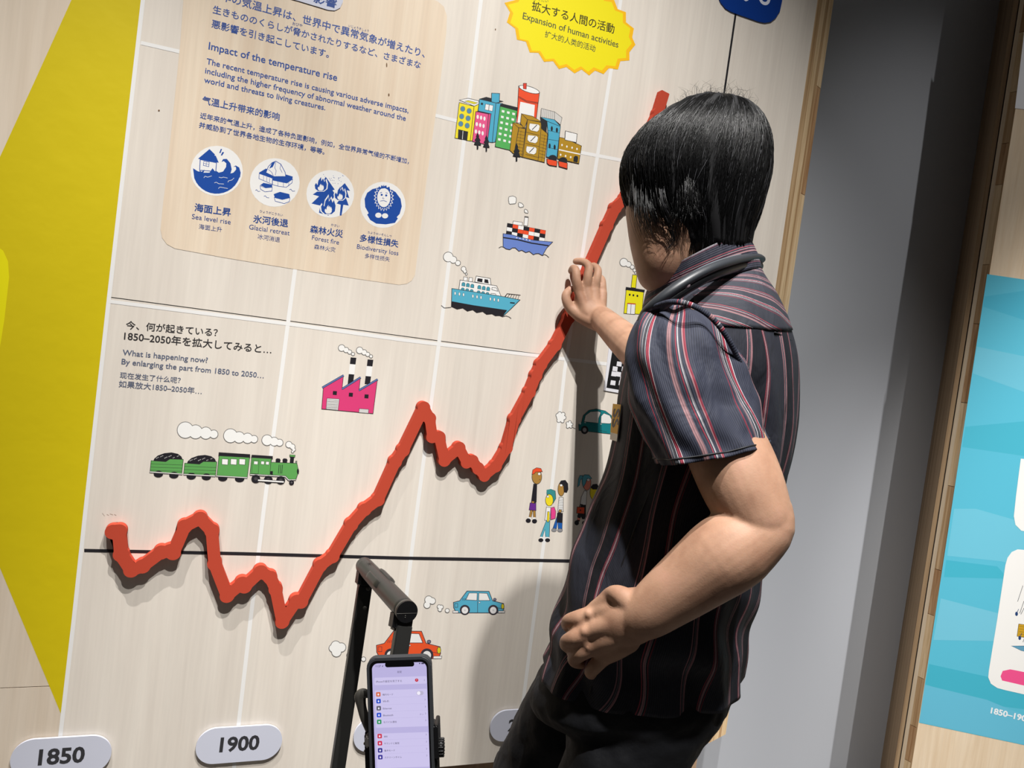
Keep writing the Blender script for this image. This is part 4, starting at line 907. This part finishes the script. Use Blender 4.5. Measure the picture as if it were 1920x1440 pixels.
me.polygons.foreach_set('material_index', [1 if ((i//27) % 23) == 5 else 0 for i in range(len(fs))])
link('hair_strands', me, hair, kind='stuff', smooth=True)

# ---- shirt
def cloth(name, period, rib=True, seed=0.0, dark=(40,42,52), sparse=False):
    m = bpy.data.materials.new(name); m.use_nodes = True; nt = m.node_tree; b = nt.nodes['Principled BSDF']; L = nt.links
    uv = nt.nodes.new('ShaderNodeUVMap'); sp = nt.nodes.new('ShaderNodeSeparateXYZ'); L.new(uv.outputs[0], sp.inputs[0])
    def mt(op, a, b_=None):
        n = nt.nodes.new('ShaderNodeMath'); n.operation = op
        for i, x in enumerate((a, b_)):
            if x is None: continue
            if isinstance(x, (int, float)): n.inputs[i].default_value = x
            else: L.new(x, n.inputs[i])
        return n.outputs[0]
    u_ = mt('ADD', sp.outputs['X'], seed); fr = mt('FRACT', mt('DIVIDE', u_, period))
    D = dark; P1 = (124,94,98); W1 = (170,168,172); C1 = (122,42,56); G1 = (92,92,98); DG = (22,24,32)
    stops = [(0,D),(.30,C1),(.312,D),(.345,P1),(.358,G1),(.372,D),(.384,W1),(.394,DG),(.404,G1),(.41,DG),(.418,G1),(.426,W1),(.432,DG),(.440,C1),(.475,W1),(.484,D),(.70,P1),(.755,D),(.80,C1),(.812,D),(.822,W1),(.832,G1),(.842,D),(.872,P1),(.885,C1),(.905,D)]
    if sparse: P1 = (138,100,106); C1 = (128,50,62)
    if sparse: stops = [(0,D),(.22,P1),(.24,D),(.262,W1),(.268,D),(.283,P1),(.315,DG),(.60,C1),(.612,D),(.622,P1),(.650,W1),(.656,DG),(.668,C1),(.680,D)]
    r = mixramp(nt, fr, stops, 'CONSTANT'); col = r.outputs['Color']
    fine = mt('SINE', mt('MULTIPLY', u_, 2*PI/.0026)); f2 = mt('MULTIPLY', mt('ADD', fine, 1.0), .5)
    mr = nt.nodes.new('ShaderNodeMapRange'); mr.inputs['To Min'].default_value = .72; mr.inputs['To Max'].default_value = 1.35; L.new(f2, mr.inputs['Value'])
    vm = nt.nodes.new('ShaderNodeVectorMath'); vm.operation = 'SCALE'; L.new(col, vm.inputs[0]); L.new(mr.outputs[0], vm.inputs['Scale']); L.new(vm.outputs[0], b.inputs['Base Color'])
    tc = nt.nodes.new('ShaderNodeTexCoord'); mp = nt.nodes.new('ShaderNodeMapping'); mp.inputs['Scale'].default_value = (1,1,.45); L.new(tc.outputs['Object'], mp.inputs[0])
    n = nt.nodes.new('ShaderNodeTexNoise'); n.inputs['Scale'].default_value = 24; n.inputs['Detail'].default_value = 3; n.inputs['Distortion'].default_value = .8; L.new(mp.outputs[0], n.inputs['Vector'])
    bp = nt.nodes.new('ShaderNodeBump'); bp.inputs['Strength'].default_value = .55; bp.inputs['Distance'].default_value = .012; L.new(n.outputs['Fac'], bp.inputs['Height'])
    bp2 = nt.nodes.new('ShaderNodeBump'); bp2.inputs['Strength'].default_value = .25; bp2.inputs['Distance'].default_value = .0005; L.new(fine, bp2.inputs['Height']); L.new(bp.outputs[0], bp2.inputs['Normal']); L.new(bp2.outputs[0], b.inputs['Normal'])
    b.inputs['Roughness'].default_value = .72; b.inputs['Specular IOR Level'].default_value = .25; b.inputs['Sheen Weight'].default_value = .0; return m
CLOTH = cloth('striped_cotton', .088, dark=(36,38,47), sparse=True)
def skin_grid(name, gv, ufun, m, parent, closed=True, solid=.0016, off=1.0, **kw):
    n, seg = gv.shape[:2]; me = mesh(name, list(gv.reshape(-1, 3)), grid_faces(n, seg, closed), m); ul = me.uv_layers.new(name='UVMap')
    for pf in me.polygons:
        ids = list(pf.vertices); js = [v % seg for v in ids]; wrap = closed and (max(js)-min(js) > seg/2)
        for li, v in zip(pf.loop_indices, ids):
            i, j = v//seg, v % seg
            if wrap and j == 0: j = seg
            ul.data[li].uv = ufun(i/(n-1), j/seg)
    o = link(name, me, parent, smooth=True, **kw)
    if solid: md = o.modifiers.new('s', 'SOLIDIFY'); md.thickness = solid; md.offset = off
    return o
# trunk: hem first
tk = [(1021,1243,1390,1276,1.13,.146,.0),(1040,1195,1394,1215,1.13,.150),(1050,1150,1400,1150,1.13,.162),(1066,1080,1420,1075,1.13,.160),(1086,1015,1440,1005,1.13,.160),(1112,945,1462,930,1.13,.164),(1142,875,1480,860,1.135,.170),(1160,800,1489,795,1.14,.176),(1168,740,1490,730,1.14,.182),(1180,680,1486,668,1.145,.186),(1196,628,1472,610,1.145,.176),(1206,594,1452,560,1.14,.150),(1208,578,1432,525,1.13,.110),(1212,570,1422,505,1.125,.080)]
tl = Loft(tk, 2.35).sample(110)
def tf(t_, th):
    v = .004*math.sin(th*7+t_*5+1.5*math.sin(t_*9))*(1-t_)**.6 + .0035*math.sin(th*13+t_*14)*(.25+.75*(1-t_))
    v += .006*math.exp(-((t_-.30)/.05)**2)*math.sin(th*3+t_*30)+.004*math.sin(t_*46+th*4)*math.exp(-((t_-.2)/.12)**2)
    return v*(1 if t_ < .8 else max(0, (1-t_)/.2))
gv, _ = tl.grid(220, tf)
perim = 1.02
def tu(t_, v_):
    a = 2*PI*v_; wob = .010*math.sin(t_*11+a*2)*(1-t_)+.006*math.sin(t_*23+a*5)*(1-t_)
    return (perim*v_*(1-.12*max(0,t_-.75)/.25)+wob, t_)
SHIRT = skin_grid('shirt', gv, tu, CLOTH, PER, label='charcoal shirt with pink, white and crimson stripes')
# sleeve of the near arm
CL2 = cloth('striped_cotton_sleeve', .108, seed=.062, dark=(44,47,60))
sk = [(1232,566,1318,572,1.04,.030),(1206,583,1352,602,1.015,.058),(1187,612,1374,634,1.0,.074),(1178,652,1390,672,.99,.080),(1179,700,1404,712,.98,.080),(1189,752,1419,752,.97,.078),(1208,808,1431,790,.96,.076),(1222,842,1438,812,.955,.074),(1233,869,1444,831,.95,.073)]
sl = Loft(sk, 2.2).sample(60)
def sf(t_, th): return .0030*math.sin(th*5+t_*6)+.0020*math.sin(th*11-t_*13)+.0035*math.exp(-((t_-.62)/.06)**2)*math.sin(th*2+1)+.003*math.exp(-((t_-.42)/.07)**2)*math.sin(th*3+2.5)
gs, _ = sl.grid(150, sf)
skin_grid('sleeve', gs, lambda t_, v_: (.47*v_+.006*math.sin(t_*5), t_), CL2, SHIRT)
capv = gs[0]; cc = capv.mean(0); cg = np.array([cc+(capv-cc)*f_+FWD*0 for f_ in (.02, .5, 1.0)]); skin_grid('sleeve_top', cg, lambda t_, v_: (.47*v_, t_), CL2, SHIRT)
hem = gs[-4:-3][0]; Acc().add(tube(np.vstack([hem, hem[:1]])+0, .0011, 6, round_ends=False)).link('hem_stitching', mat('dark_thread', (22,23,28)), SHIRT)
# rolled seam over the shoulder
sp_ = [P(1206,590,.985), P(1232,574,.955), P(1262,566,.935), P(1296,572,.925), P(1330,592,.925), P(1358,624,.93), P(1380,664,.94), P(1396,706,.955), P(1404,742,.98)]
v_, f_ = tube(catmull(sp_, 40), .0036, 14, flat=(FWD, .7)); me = mesh('shoulder_seam', v_, f_, CL2); ul = me.uv_layers.new(name='UVMap')
for pf in me.polygons:
    for li, vi in zip(pf.loop_indices, pf.vertices): ul.data[li].uv = ((vi//14)*.0052, 0)
link('shoulder_seam', me, SHIRT, smooth=True)
# far sleeve
fs_ = [sh+np.array([-.01,0,.0]), sh*.75+el*.25, sh*.4+el*.6, sh*.12+el*.88]
v_, f_ = tube(catmull(fs_, 20), [.070]*20, 24, round_ends=False); me = mesh('sleeve', v_, f_[:-2], CL2); ul = me.uv_layers.new(name='UVMap')
for pf in me.polygons:
    for li, vi in zip(pf.loop_indices, pf.vertices): ul.data[li].uv = ((vi % 24)*.018, 0)
link('sleeve', me, SHIRT, smooth=True)
# yoke seams
TH_ = mat('dark_thread', (22,23,28))
def on_trunk(pts, r=.0012, name='seam'):
    """thread lying on the trunk: rows (t, theta)"""
    c_ = catmull(pts, 30); Acc().add(tube([tl.at(a, b, 1.006)+(tl.at(a, b, 1.006)-tl.at(a, b, 1))*0 for a, b in c_], r, 6)).link(name, TH_, SHIRT)
on_trunk([(.985,5.05),(.93,5.0),(.88,4.9)]); on_trunk([(.74,5.45),(.73,5.7),(.725,5.95),(.735,6.2)]); on_trunk([(.03,4.3),(.3,4.32),(.6,4.4)], .001)
# yoke laid over the shoulder blade
YK = cloth('striped_cotton_yoke', .088, dark=(46,48,56))
yr, yc = 26, 60; yg = np.zeros((yr, yc, 3))
for i in range(yr):
    for j in range(yc):
        th = 4.55+1.95*j/(yc-1); tlo = .765-.02*math.sin((th-4.55)*1.6); t_ = tlo+(.985-tlo)*i/(yr-1); p0 = tl.at(t_, th, 1.0); c0 = tl.at(t_, th, 0.0); o_ = (p0-c0)/np.linalg.norm(p0-c0)
        yg[i, j] = p0+o_*(.0035+tf(t_, th))
me = mesh('yoke', list(yg.reshape(-1,3)), grid_faces(yr, yc, False), YK); ul = me.uv_layers.new(name='UVMap')
for pf in me.polygons:
    for li, v in zip(pf.loop_indices, pf.vertices): ul.data[li].uv = (.235*(v//yc)/(yr-1)+.15*((v % yc)/(yc-1)), 0)
yo = link('yoke', me, SHIRT, smooth=True); md = yo.modifiers.new('s', 'SOLIDIFY'); md.thickness = .0015
# collar: stand and fall around the neck
CL3 = cloth('striped_cotton_collar', .030, dark=(48,49,60))
ck = [(1206,590,1424,508,1.125,.100,0,.0),(1210,572,1420,488,1.125,.098,0,.0),(1214,555,1410,466,1.12,.096,0,.002),(1219,542,1400,448,1.115,.092,0,.005)]
cl_ = Loft(ck, 2.1).sample(14); gc, _ = cl_.grid(80)
skin_grid('collar', gc, lambda t_, v_: (t_*.042, v_), CL3, SHIRT, solid=.003)
# pocket badge
BR = np.array([P(1151,757,1.078), P(1166,759,1.042), P(1158,828,1.038), P(1145,824,1.075)])
bn = np.cross(BR[1]-BR[0], BR[3]-BR[0]); bn /= np.linalg.norm(bn); bn = bn if bn@(-FWD) > 0 else -bn
def cardm(c0, c1, f0, f1, th, off, m):
    q_ = [BR[0]*(1-a)*(1-b)+BR[1]*a*(1-b)+BR[2]*a*b+BR[3]*(1-a)*b for a, b in ((c0,f0),(c1,f0),(c1,f1),(c0,f1))]
    v = [x+bn*(off+th) for x in q_]+[x+bn*off for x in q_]; return mesh('card', v, [(0,1,2,3),(7,6,5,4),(0,4,5,1),(1,5,6,2),(2,6,7,3),(3,7,4,0)], m)
BD = link('name_badge', cardm(0, 1, 0, 1, .0012, 0, mat('badge_white', (226,222,212))), label='small yellow and white pass clipped to the front of the striped shirt', cat='badge')
link('yellow_field', cardm(0, 1, 0, .8, .0003, .0012, mat('badge_yellow', (232,176,24))), BD)
t = Print('lettering', 0, 0, 1); t.base = 0; t.upv = BR[1]-BR[0]
t.proj = lambda u, v, off: BR[0]*(1-u)*(1-v)+BR[1]*u*(1-v)+BR[2]*u*v+BR[3]*(1-u)*v+bn*.0022
t.text('SS', (.22,.14), (.22,.66), (40,40,44), .02, hscale=1.35); t.done(BD)

# ---- trousers
PANTS = mat('black_trousers', (17,18,22), rough=.75, spec=.25, bump=(26, .6, .006))
pa = Acc()
pv = Loft([(1062,1195,1368,1200,1.13,.135),(1030,1236,1378,1268,1.13,.150),(1012,1262,1380,1296,1.13,.150),(1003,1285,1374,1312,1.13,.145),(1000,1310,1352,1340,1.14,.12)], 2.2).sample(20)
gp, _ = pv.grid(48); pa.add(capped(gp))
def leg(keys, kn, an, rk, ra):
    lf = Loft(keys, 2.15).sample(20); g_, _ = lf.grid(40); last = g_[-1]; c_ = last.mean(0); ex = []
    r0 = np.linalg.norm(last-c_, axis=1).mean()
    ang = [(v-c_) for v in last]
    for i, (cc_, rr) in enumerate(((c_*.5+kn*.5, (r0+rk)/2), (kn, rk), (kn*.6+an*.4, rk*.92), (kn*.25+an*.75, ra*1.06), (an, ra))):
        f2_ = (i+1)/5; ring = []
        for v in ang:
            hz = np.array([v[0], v[1], v[2]*(1-min(1, f2_*1.6))]); hz = hz/np.linalg.norm(hz)*(np.linalg.norm(v)*(1-min(1,f2_*1.5))+rr*min(1,f2_*1.5)); ring.append(cc_+hz)
        ex.append(ring)
    g_ = np.vstack([g_, np.array(ex)]); return g_
gn = leg([(1098,1255,1384,1285,1.11,.115),(1086,1300,1372,1315,1.10,.110),(1072,1350,1345,1358,1.09,.105),(1058,1400,1308,1405,1.085,.100),(1046,1442,1272,1445,1.08,.096)], KN, AN, .088, .082)
gf = leg([(1012,1258,1200,1280,1.22,.10),(988,1300,1180,1310,1.24,.10),(962,1350,1150,1355,1.26,.098),(940,1400,1125,1405,1.275,.095),(922,1445,1100,1445,1.285,.092)], KF, AF, .088, .082)
pa.add(capped(gn)); pa.add(capped(gf))
PT = remeshed('trousers', pa, .006, 4, PANTS, PER)
tx = bpy.data.textures.new('folds', 'CLOUDS'); tx.noise_scale = .055; dm = PT.modifiers.new('d', 'DISPLACE'); dm.texture = tx; dm.strength = .014; dm.mid_level = .5; dm.texture_coords = 'GLOBAL'
SHO = mat('black_shoe', (20,20,22), rough=.4)
for a in (AN, AF):
    d_ = np.array([-.75,.55,0]); d_ /= np.linalg.norm(d_); b0 = np.array([a[0], a[1], 0])
    s_ = Acc(); s_.add(tube([b0-d_*.05+[0,0,.052], b0+d_*.02+[0,0,.055], b0+d_*.10+[0,0,.042], b0+d_*.17+[0,0,.034]], [.044,.048,.044,.033], 18, 14)); 
    me = mesh('shoe', s_.v, s_.f, SHO)
    for v in me.vertices: v.co.z = max(v.co.z, .004)
    link('shoe', me, PER, smooth=True)

# ------------------------------------------------------------------ neckband
NB = mat('neckband_plastic', (44,47,52), rough=.45, spec=.5)
nk = [P(1207,598,.99), P(1220,580,.97), P(1250,553,.96), P(1290,525,.965), P(1332,503,.985), P(1374,489,1.03), P(1410,482,1.09), P(1423,487,1.16), P(1404,494,1.21), P(1350,505,1.235), P(1290,530,1.235), P(1235,562,1.22), P(1214,580,1.20)]
cen = P(1315,520,1.11)
SPK = thing('neckband_speaker', tuple(cen), 'dark grey horseshoe-shaped wearable device resting round the neck on the collar', 'device')
cpts = catmull(nk, 70); rr = np.interp(np.linspace(0,1,70), [0,.08,.25,.5,.75,.92,1], [.0085,.0100,.0100,.0095,.0095,.0100,.0085])
Acc().add(tube(cpts, rr, 20, flat=(-DOWN, .62))).link('band', NB, SPK)
top = cpts+(-DOWN)*(rr*.62)[:, None]*.98
Acc().add(tube(top[12:34]-FWD*.002, .0011, 8)).link('trim_line', mat('neckband_trim', (96,100,106), rough=.3), SPK)
Acc().add(ball(P(1287,534,.958), .0050, .0050, .0024, seg=18, rings=8, axes=[RIGHT, DOWN, FWD])).link('button', mat('button_pink_grey', (150,132,140), rough=.4), SPK, label='pinkish-grey round button')
under = thing  # (keeps the builder names above in reach)
lo = [c_+DOWN*.010 for c_ in cpts[6:44]]; Acc().add(tube(lo, .0065, 14)).link('lower_shell', mat('neckband_black', (18,19,22), rough=.35), SPK)

# ------------------------------------------------------------------ suitcase with pull-out handle
BKM = mat('black_satin', (34,34,33), rough=.38, spec=.5, bump=(300,.1,.0003)); BKG = mat('graphite', (64,62,58), rough=.42, spec=.5); BLK = mat('black_plastic', (14,14,16), rough=.4)
GN = P(762,1146,1.06); GFp = P(683,1061,1.27)
SU = P(700,1440,1.12)
SUIT = thing('suitcase', (SU[0], SU[1], 0), 'black suitcase standing before the panel, its long handle pulled out', 'suitcase')
ax = (GN-GFp); Lg = np.linalg.norm(ax); ax /= Lg
upv = np.array([0,0,1.])-ax*ax[2]; upv /= np.linalg.norm(upv); sdv = np.cross(ax, upv)
def along(s_, u=0, w_=0): return GFp+ax*s_+upv*u+sdv*w_
Acc().add(tube([along(.0), along(Lg*.5), along(Lg-.001)], [.0140,.0146,.0150], 36, 20, round_ends=False)).add(ball(along(0), .0139)).link('grip', BKM, SUIT, label='thick rounded dark grip')
# flat end cap with its seam and bosses
def disc(c0, n_, r, th, m, name, parent, seg=40, **k):
    a = np.cross(n_, [.3,.2,1]); a /= np.linalg.norm(a); b = np.cross(n_, a); v = []; f = []
    for cc_ in (c0, c0+n_*th): v += [cc_+r*(a*math.cos(2*PI*i/seg)+b*math.sin(2*PI*i/seg)) for i in range(seg)]
    f = [tuple(range(seg)), tuple(range(seg, 2*seg))[::-1]]+[(i, (i+1) % seg, seg+(i+1) % seg, seg+i) for i in range(seg)]
    return Acc().add((v, f)).link(name, m, parent, smooth=False, **k)
CAP = disc(along(Lg), ax, .0152, .0035, BLK, 'end_cap', SUIT)
disc(along(Lg-.004), ax, .01535, .0042, BKG, 'cap_ring', SUIT)
Acc().add(tube([along(Lg+.0036, -.002, -.0145), along(Lg+.0036, -.002, .0145)], .0003, 6)).link('seam', BKG, CAP)
for u_ in (-.005, -.0075): Acc().add(ball(along(Lg+.0036, u_, .002), .0008, seg=8, rings=6)).link('screw', BKG, CAP)
def pad(s0, s1, ang_, name, m):
    """raised button hugging the grip"""
    g_ = []
    for i in range(12):
        s_ = s0+(s1-s0)*i/11; row = []
        for j in range(10):
            a = ang_+math.radians(-24+48*j/9); e_ = min(i, 11-i, j*1.4, (9-j)*1.4); r_ = .0147+.0034*min(1, e_/1.2); row.append(along(s_, r_*math.cos(a), r_*math.sin(a)))
        g_.append(row)
    g_ = np.array(g_); return link(name, mesh(name, list(g_.reshape(-1,3)), grid_faces(12, 10, False), m), SUIT, smooth=True)
tocam = (CAM-GN)@sdv; sg_ = 1 if tocam > 0 else -1
pad(Lg*.30, Lg*.56, -sg_*math.radians(38), 'rocker_button', BKM); pad(Lg*.30, Lg*.56, sg_*math.radians(62), 'rocker_button', BKM)
t = Print('emblem', 0, 0, 1)
def onsurf(u, v, off): a = sg_*math.radians(12)+v/.015; return along(Lg*.17+u, (.01475+.0001)*math.cos(a), (.01475+.0001)*math.sin(a))
t.proj = onsurf
for a, b in (((-.006,0),(.006,0)),((0,-.004),(0,.004)),((-.004,-.003),(.004,.003)),((-.004,.003),(.004,-.003))): t.stroke([a, b], .0008, (20,20,20))
for k_ in range(9): a0_ = 2*PI*k_/9; t.stroke([(.008*math.cos(a0_),.005*math.sin(a0_)),(.010*math.cos(a0_),.0065*math.sin(a0_))], .0009, (20,20,20))
t.done(SUIT)
# poles
def pole(top, bot, w, dpt, name, parent=SUIT, m=BKM, bev=.0015, **k):
    a = (bot-top); L_ = np.linalg.norm(a); a /= L_; e1 = ax-a*(ax@a); e1 /= np.linalg.norm(e1); e2 = np.cross(a, e1)
    bm = bmesh.new(); vs_ = [bm.verts.new(tuple(top+a*z_+e1*x_+e2*y_)) for x_ in (-w/2,w/2) for y_ in (-dpt/2,dpt/2) for z_ in (0,L_)]
    for f in ((0,1,3,2),(4,6,7,5),(0,4,5,1),(2,3,7,6),(0,2,6,4),(1,5,7,3)): bm.faces.new([vs_[i] for i in f])
    bmesh.ops.bevel(bm, geom=bm.edges[:], offset=bev, segments=3, affect='EDGES'); bmesh.ops.recalc_face_normals(bm, faces=bm.faces[:])
    me = bpy.data.meshes.new(name); bm.to_mesh(me); bm.free(); me.materials.append(m); return link(name, me, parent, **k)
def toz(a, b, z_): return a+(b-a)*((z_-a[2])/(b[2]-a[2]))
nt0, nt1 = P(757,1172,1.065), P(738,1290,1.03); ft0, ft1 = P(685,1092,1.262), P(633,1440,1.24)
nb_, fb_ = toz(nt0, nt1, .56), toz(ft0, ft1, .56)
fdir = (ft1-ft0)/np.linalg.norm(ft1-ft0); nb_ = toz(nt0, nt0+fdir, .56)
nb_ = nt0+(P(733,1320,1.045)-nt0)/(P(733,1320,1.045)-nt0)[2]*(.56-nt0[2])
pole(nt0, nb_, .013, .0225, 'pole'); pole(ft0, fb_, .013, .0225, 'pole')
nd = (nb_-nt0)/np.linalg.norm(nb_-nt0)
pole(along(Lg-.016, -.004), along(Lg-.016, -.004)+nd*.027, .024, .029, 'socket', m=BLK, bev=.004); pole(along(.014, -.002), along(.014, -.002)+fdir*.027, .024, .027, 'socket', m=BLK, bev=.004)
for u_, v_ in ((690,1104),(684,1140)):
    Acc().add(ball(P(u_, v_, 1.2475), .0032, .0032, .0012, seg=12, rings=6, axes=[RIGHT, DOWN, FWD])).link('screw', BKG, SUIT)
# body below the frame
mid = (nb_+fb_)/2; hd2 = np.array([ax[0], ax[1], 0]); hd2 /= np.linalg.norm(hd2); pd2 = np.array([-hd2[1], hd2[0], 0]); 
def obox(cx_, hx, hy, z0_, z1_, m, name, bev, parent=SUIT):
    bm = bmesh.new(); vs_ = [bm.verts.new(tuple(np.array([cx_[0], cx_[1], 0])+hd2*x_+pd2*y_+np.array([0,0,z_]))) for x_ in (-hx,hx) for y_ in (-hy,hy) for z_ in (z0_,z1_)]
    for f in ((0,1,3,2),(4,6,7,5),(0,4,5,1),(2,3,7,6),(0,2,6,4),(1,5,7,3)): bm.faces.new([vs_[i] for i in f])
    bmesh.ops.bevel(bm, geom=bm.edges[:], offset=bev, segments=4, affect='EDGES'); bmesh.ops.recalc_face_normals(bm, faces=bm.faces[:])
    me = bpy.data.meshes.new(name); bm.to_mesh(me); bm.free(); me.materials.append(m); return link(name, me, parent)
obox(mid, .18, .115, .06, .575, BKM, 'shell', .03)
for a in (-1, 1):
    for b in (-1, 1):
        c_ = np.array([mid[0], mid[1], 0])+hd2*.14*a+pd2*.085*b+np.array([0,0,.031]); v_, f_ = tube([c_-pd2*.012, c_+pd2*.012], .031, 24, round_ends=False); Acc().add((v_, f_)).link('wheel', BLK, SUIT)
        obox(c_, .014, .016, .045, .075, BLK, 'wheel_fork', .003)

# ------------------------------------------------------------------ phone and its clamp
PD = .955
def phf(u, v, off=0.0):
    """point of the phone's face: u across 0..1, v down the photo rows"""
    return P(u, v, PD-off)
TLc = P(687,1234,PD); TRc = P(808,1230,PD); XV = TRc-TLc; WP = np.linalg.norm(XV); XV /= WP
DV = P(680,1440,PD)-P(687,1234,PD); DV -= XV*(XV@DV); DV /= np.linalg.norm(DV); NV = np.cross(XV, DV); NV = NV if NV@FWD < 0 else -NV
HP = .158*WP/.081; OP = TLc

def ph(x, y, z=0.0): return OP+XV*x*WP+DV*y*WP+NV*z           # x, y in phone widths
def rr2(x0, y0, x1, y1, r, seg=8):
    o = []
    for cx_, cy_, a0_ in ((x1-r,y0+r,-90),(x1-r,y1-r,0),(x0+r,y1-r,90),(x0+r,y0+r,180)):
        for i in range(seg+1): a = math.radians(a0_+90*i/seg); o.append((cx_+r*math.cos(a), cy_+r*math.sin(a)))
    return o
def slab(name, outl, zf, zb, m, parent, bev=0, **k):
    n_ = len(outl); bm = bmesh.new(); a = [bm.verts.new(tuple(ph(x, y, zf))) for x, y in outl]; b = [bm.verts.new(tuple(ph(x, y, zb))) for x, y in outl]
    fr_ = bm.faces.new(a); bm.faces.new(b[::-1])
    for i in range(n_): bm.faces.new([a[i], b[i], b[(i+1) % n_], a[(i+1) % n_]])
    if bev: bmesh.ops.bevel(bm, geom=list(fr_.edges), offset=bev, segments=3, affect='EDGES')
    bmesh.ops.triangulate(bm, faces=[f for f in bm.faces if len(f.verts) > 4]); bmesh.ops.recalc_face_normals(bm, faces=bm.faces[:])
    me = bpy.data.meshes.new(name); bm.to_mesh(me); bm.free(); me.materials.append(m); return link(name, me, parent, **k)
HH = HP/WP
PHN = thing('smartphone', tuple(ph(.5, HH/2)), 'smartphone in a black case upright on the suitcase handle, settings list lit', 'phone')
slab('case', rr2(0, 0, 1, HH, .15), .0012, -.0100, mat('phone_case', (48,50,54), rough=.6), PHN, .0012)
slab('bezel', rr2(.045, .042, .955, HH-.042, .115), .0016, .0008, mat('phone_glass', (10,10,12), rough=.15, spec=.6), PHN)
SCR = mat('lit_screen', (20,20,24), rough=.25, emit=(186,178,222), estr=1.0); CRD = mat('lit_card', (20,20,24), rough=.25, emit=(204,196,234), estr=1.0)
so = [(x, y) for x, y in rr2(.085, .08, .93, HH-.08, .095)]
t = Print('screen', 0, 0, 1, base=.0018)
t.proj = lambda u, v, off: ph(u, v, off); t.upv = -DV
def ink(nm, c): return mat('lit_'+nm, (10,10,10), rough=.3, emit=c, estr=1.0)
INK = ink('ink', (64,58,84)); INK2 = ink('faint', (140,132,168)); WI = ink('white', (240,236,250))
t.poly(so, SCR)
def tpw(l): return l
def xy_(u, v): return ((u-360)/790, 0)
# rows in phone widths, measured from the photograph
def R_(cy): return cy
t.poly(rr2(.115,.30,.925,.415,.02,4), CRD); t.poly(rr2(.115,.495,.925,1.075,.02,4), CRD); t.poly(rr2(.115,1.165,.925,1.70,.02,4), CRD); t.poly(rr2(.115,1.76,.925,1.82,.02,4), CRD)
t.poly(rr2(.29,.065,.74,.145,.035,5), mat('phone_glass', (10,10,12)))
t.text('11:27', (.145,.135), (.225,.135), INK, .01); t.poly([(.235,.135),(.262,.105),(.252,.14),(.245,.128)], INK)
t.text('設定', (.475,.235), (.545,.235), INK, .0)
t.ell(.825,.100,.012,.010,INK, n=10); t.poly(rr2(.85,.092,.895,.112,.006,3), INK)
t.text('iPhoneの設定を完了する', (.14,.375), (.54,.375), INK); t.ell(.77,.357,.026,.026,ink('red', (196,40,60)), n=20); t.text('1', (.768,.3655), (.772,.3655), WI)
rows = [((.56,(214,110,76)),'機内モード',.40),((.665,(40,78,196)),'Wi-Fi',.33),((.775,(96,96,110)),'Ethernet',.37),((.88,(40,78,206)),'Bluetooth',.39),((.985,(52,150,96)),'モバイル通信',.44),((1.205,(204,60,84)),'通知',.29),((1.315,(204,50,84)),'サウンドと触覚',.47),((1.425,(54,52,140)),'集中モード',.40),((1.53,(62,54,150)),'スクリーンタイム',.50)]
for i, ((y, c_), s_, x2) in enumerate(rows):
    t.poly(rr2(.135,y-.038,.205,y+.032,.014,4), ink('app_%d' % i, c_)); t.poly([(.155,y),(.17,y-.02),(.185,y),(.17,y+.018)], WI)
    t.text(s_, (.235,y+.018), (x2,y+.018), INK)
    if i: t.stroke([(.885,y-.018),(.895,y-.004),(.885,y+.010)], .005, INK2)
    if i not in (0, 5): t.stroke([(.235,y-.055),(.925,y-.055)], .002, ink('rule', (180,172,212)))
t.stroke([(.885,.345),(.895,.358),(.885,.371)], .005, INK2)
t.poly(rr2(.76,.525,.87,.59,.032,6), ink('toggle', (186,180,206))); t.ell(.795,.5575,.028,.028,WI, n=20)
t.text('オン', (.80,.897), (.86,.897), INK2)
t.done(PHN, label='lit lavender screen with a settings list')
CLP = thing('phone_clamp', tuple(ph(.5, 1.4, -.02)), 'black clamp with a curved arm and side knob holding the phone to the handle', 'holder')
slab('back_plate', rr2(-.10, 1.16, 1.03, 2.1, .10), -.0108, -.036, mat('clamp_plastic', (24,24,26), rough=.45), CLP, .004)
slab('side_jaw', rr2(1.004, 1.08, 1.07, 1.62, .03), .000, -.030, BLK, CLP, .002)
slab('side_jaw', rr2(-.06, 1.22, -.004, 1.38, .02), .002, -.020, BKG, CLP, .002)
c_ = [ph(.0,.63,-.012), ph(-.09,.61,-.013), ph(-.15,.66,-.014), ph(-.135,.82,-.014), ph(-.09,1.0,-.014), ph(-.03,1.18,-.016)]
Acc().add(tube(c_, [.004,.0065,.0075,.006,.006,.006], 14, 26, flat=(NV, .6))).link('spring_arm', BKG, CLP)
v_, f_ = tube([ph(1.05,1.50,-.014), ph(1.135,1.50,-.014)], .0105, 24, round_ends=False); KNB = Acc().add((v_, f_)).link('knob', BLK, CLP)
for i in range(16):
    a = 2*PI*i/16; o_ = DV*math.cos(a)*.0106+NV*math.sin(a)*.0106; Acc().add(tube([ph(1.06,1.50,-.014)+o_, ph(1.13,1.50,-.014)+o_], .0009, 6)).link('ridge', BLK, KNB)
v_, f_ = tube([ph(.5,1.55,-.035), ph(.5,1.55,-.035)+(nt0+nd*((ph(.5,1.55)-nt0)@nd)-ph(.5,1.55,-.035))*.80], .010, 18, round_ends=False); Acc().add((v_, f_)).link('mount_arm', BLK, CLP)
for y in (1.40, 1.52): Acc().add(ball(ph(-.10, y, -.014), .0022, seg=8, rings=6)).link('screw', mat('steel', (170,170,174), rough=.25, metal=1.0), CLP)
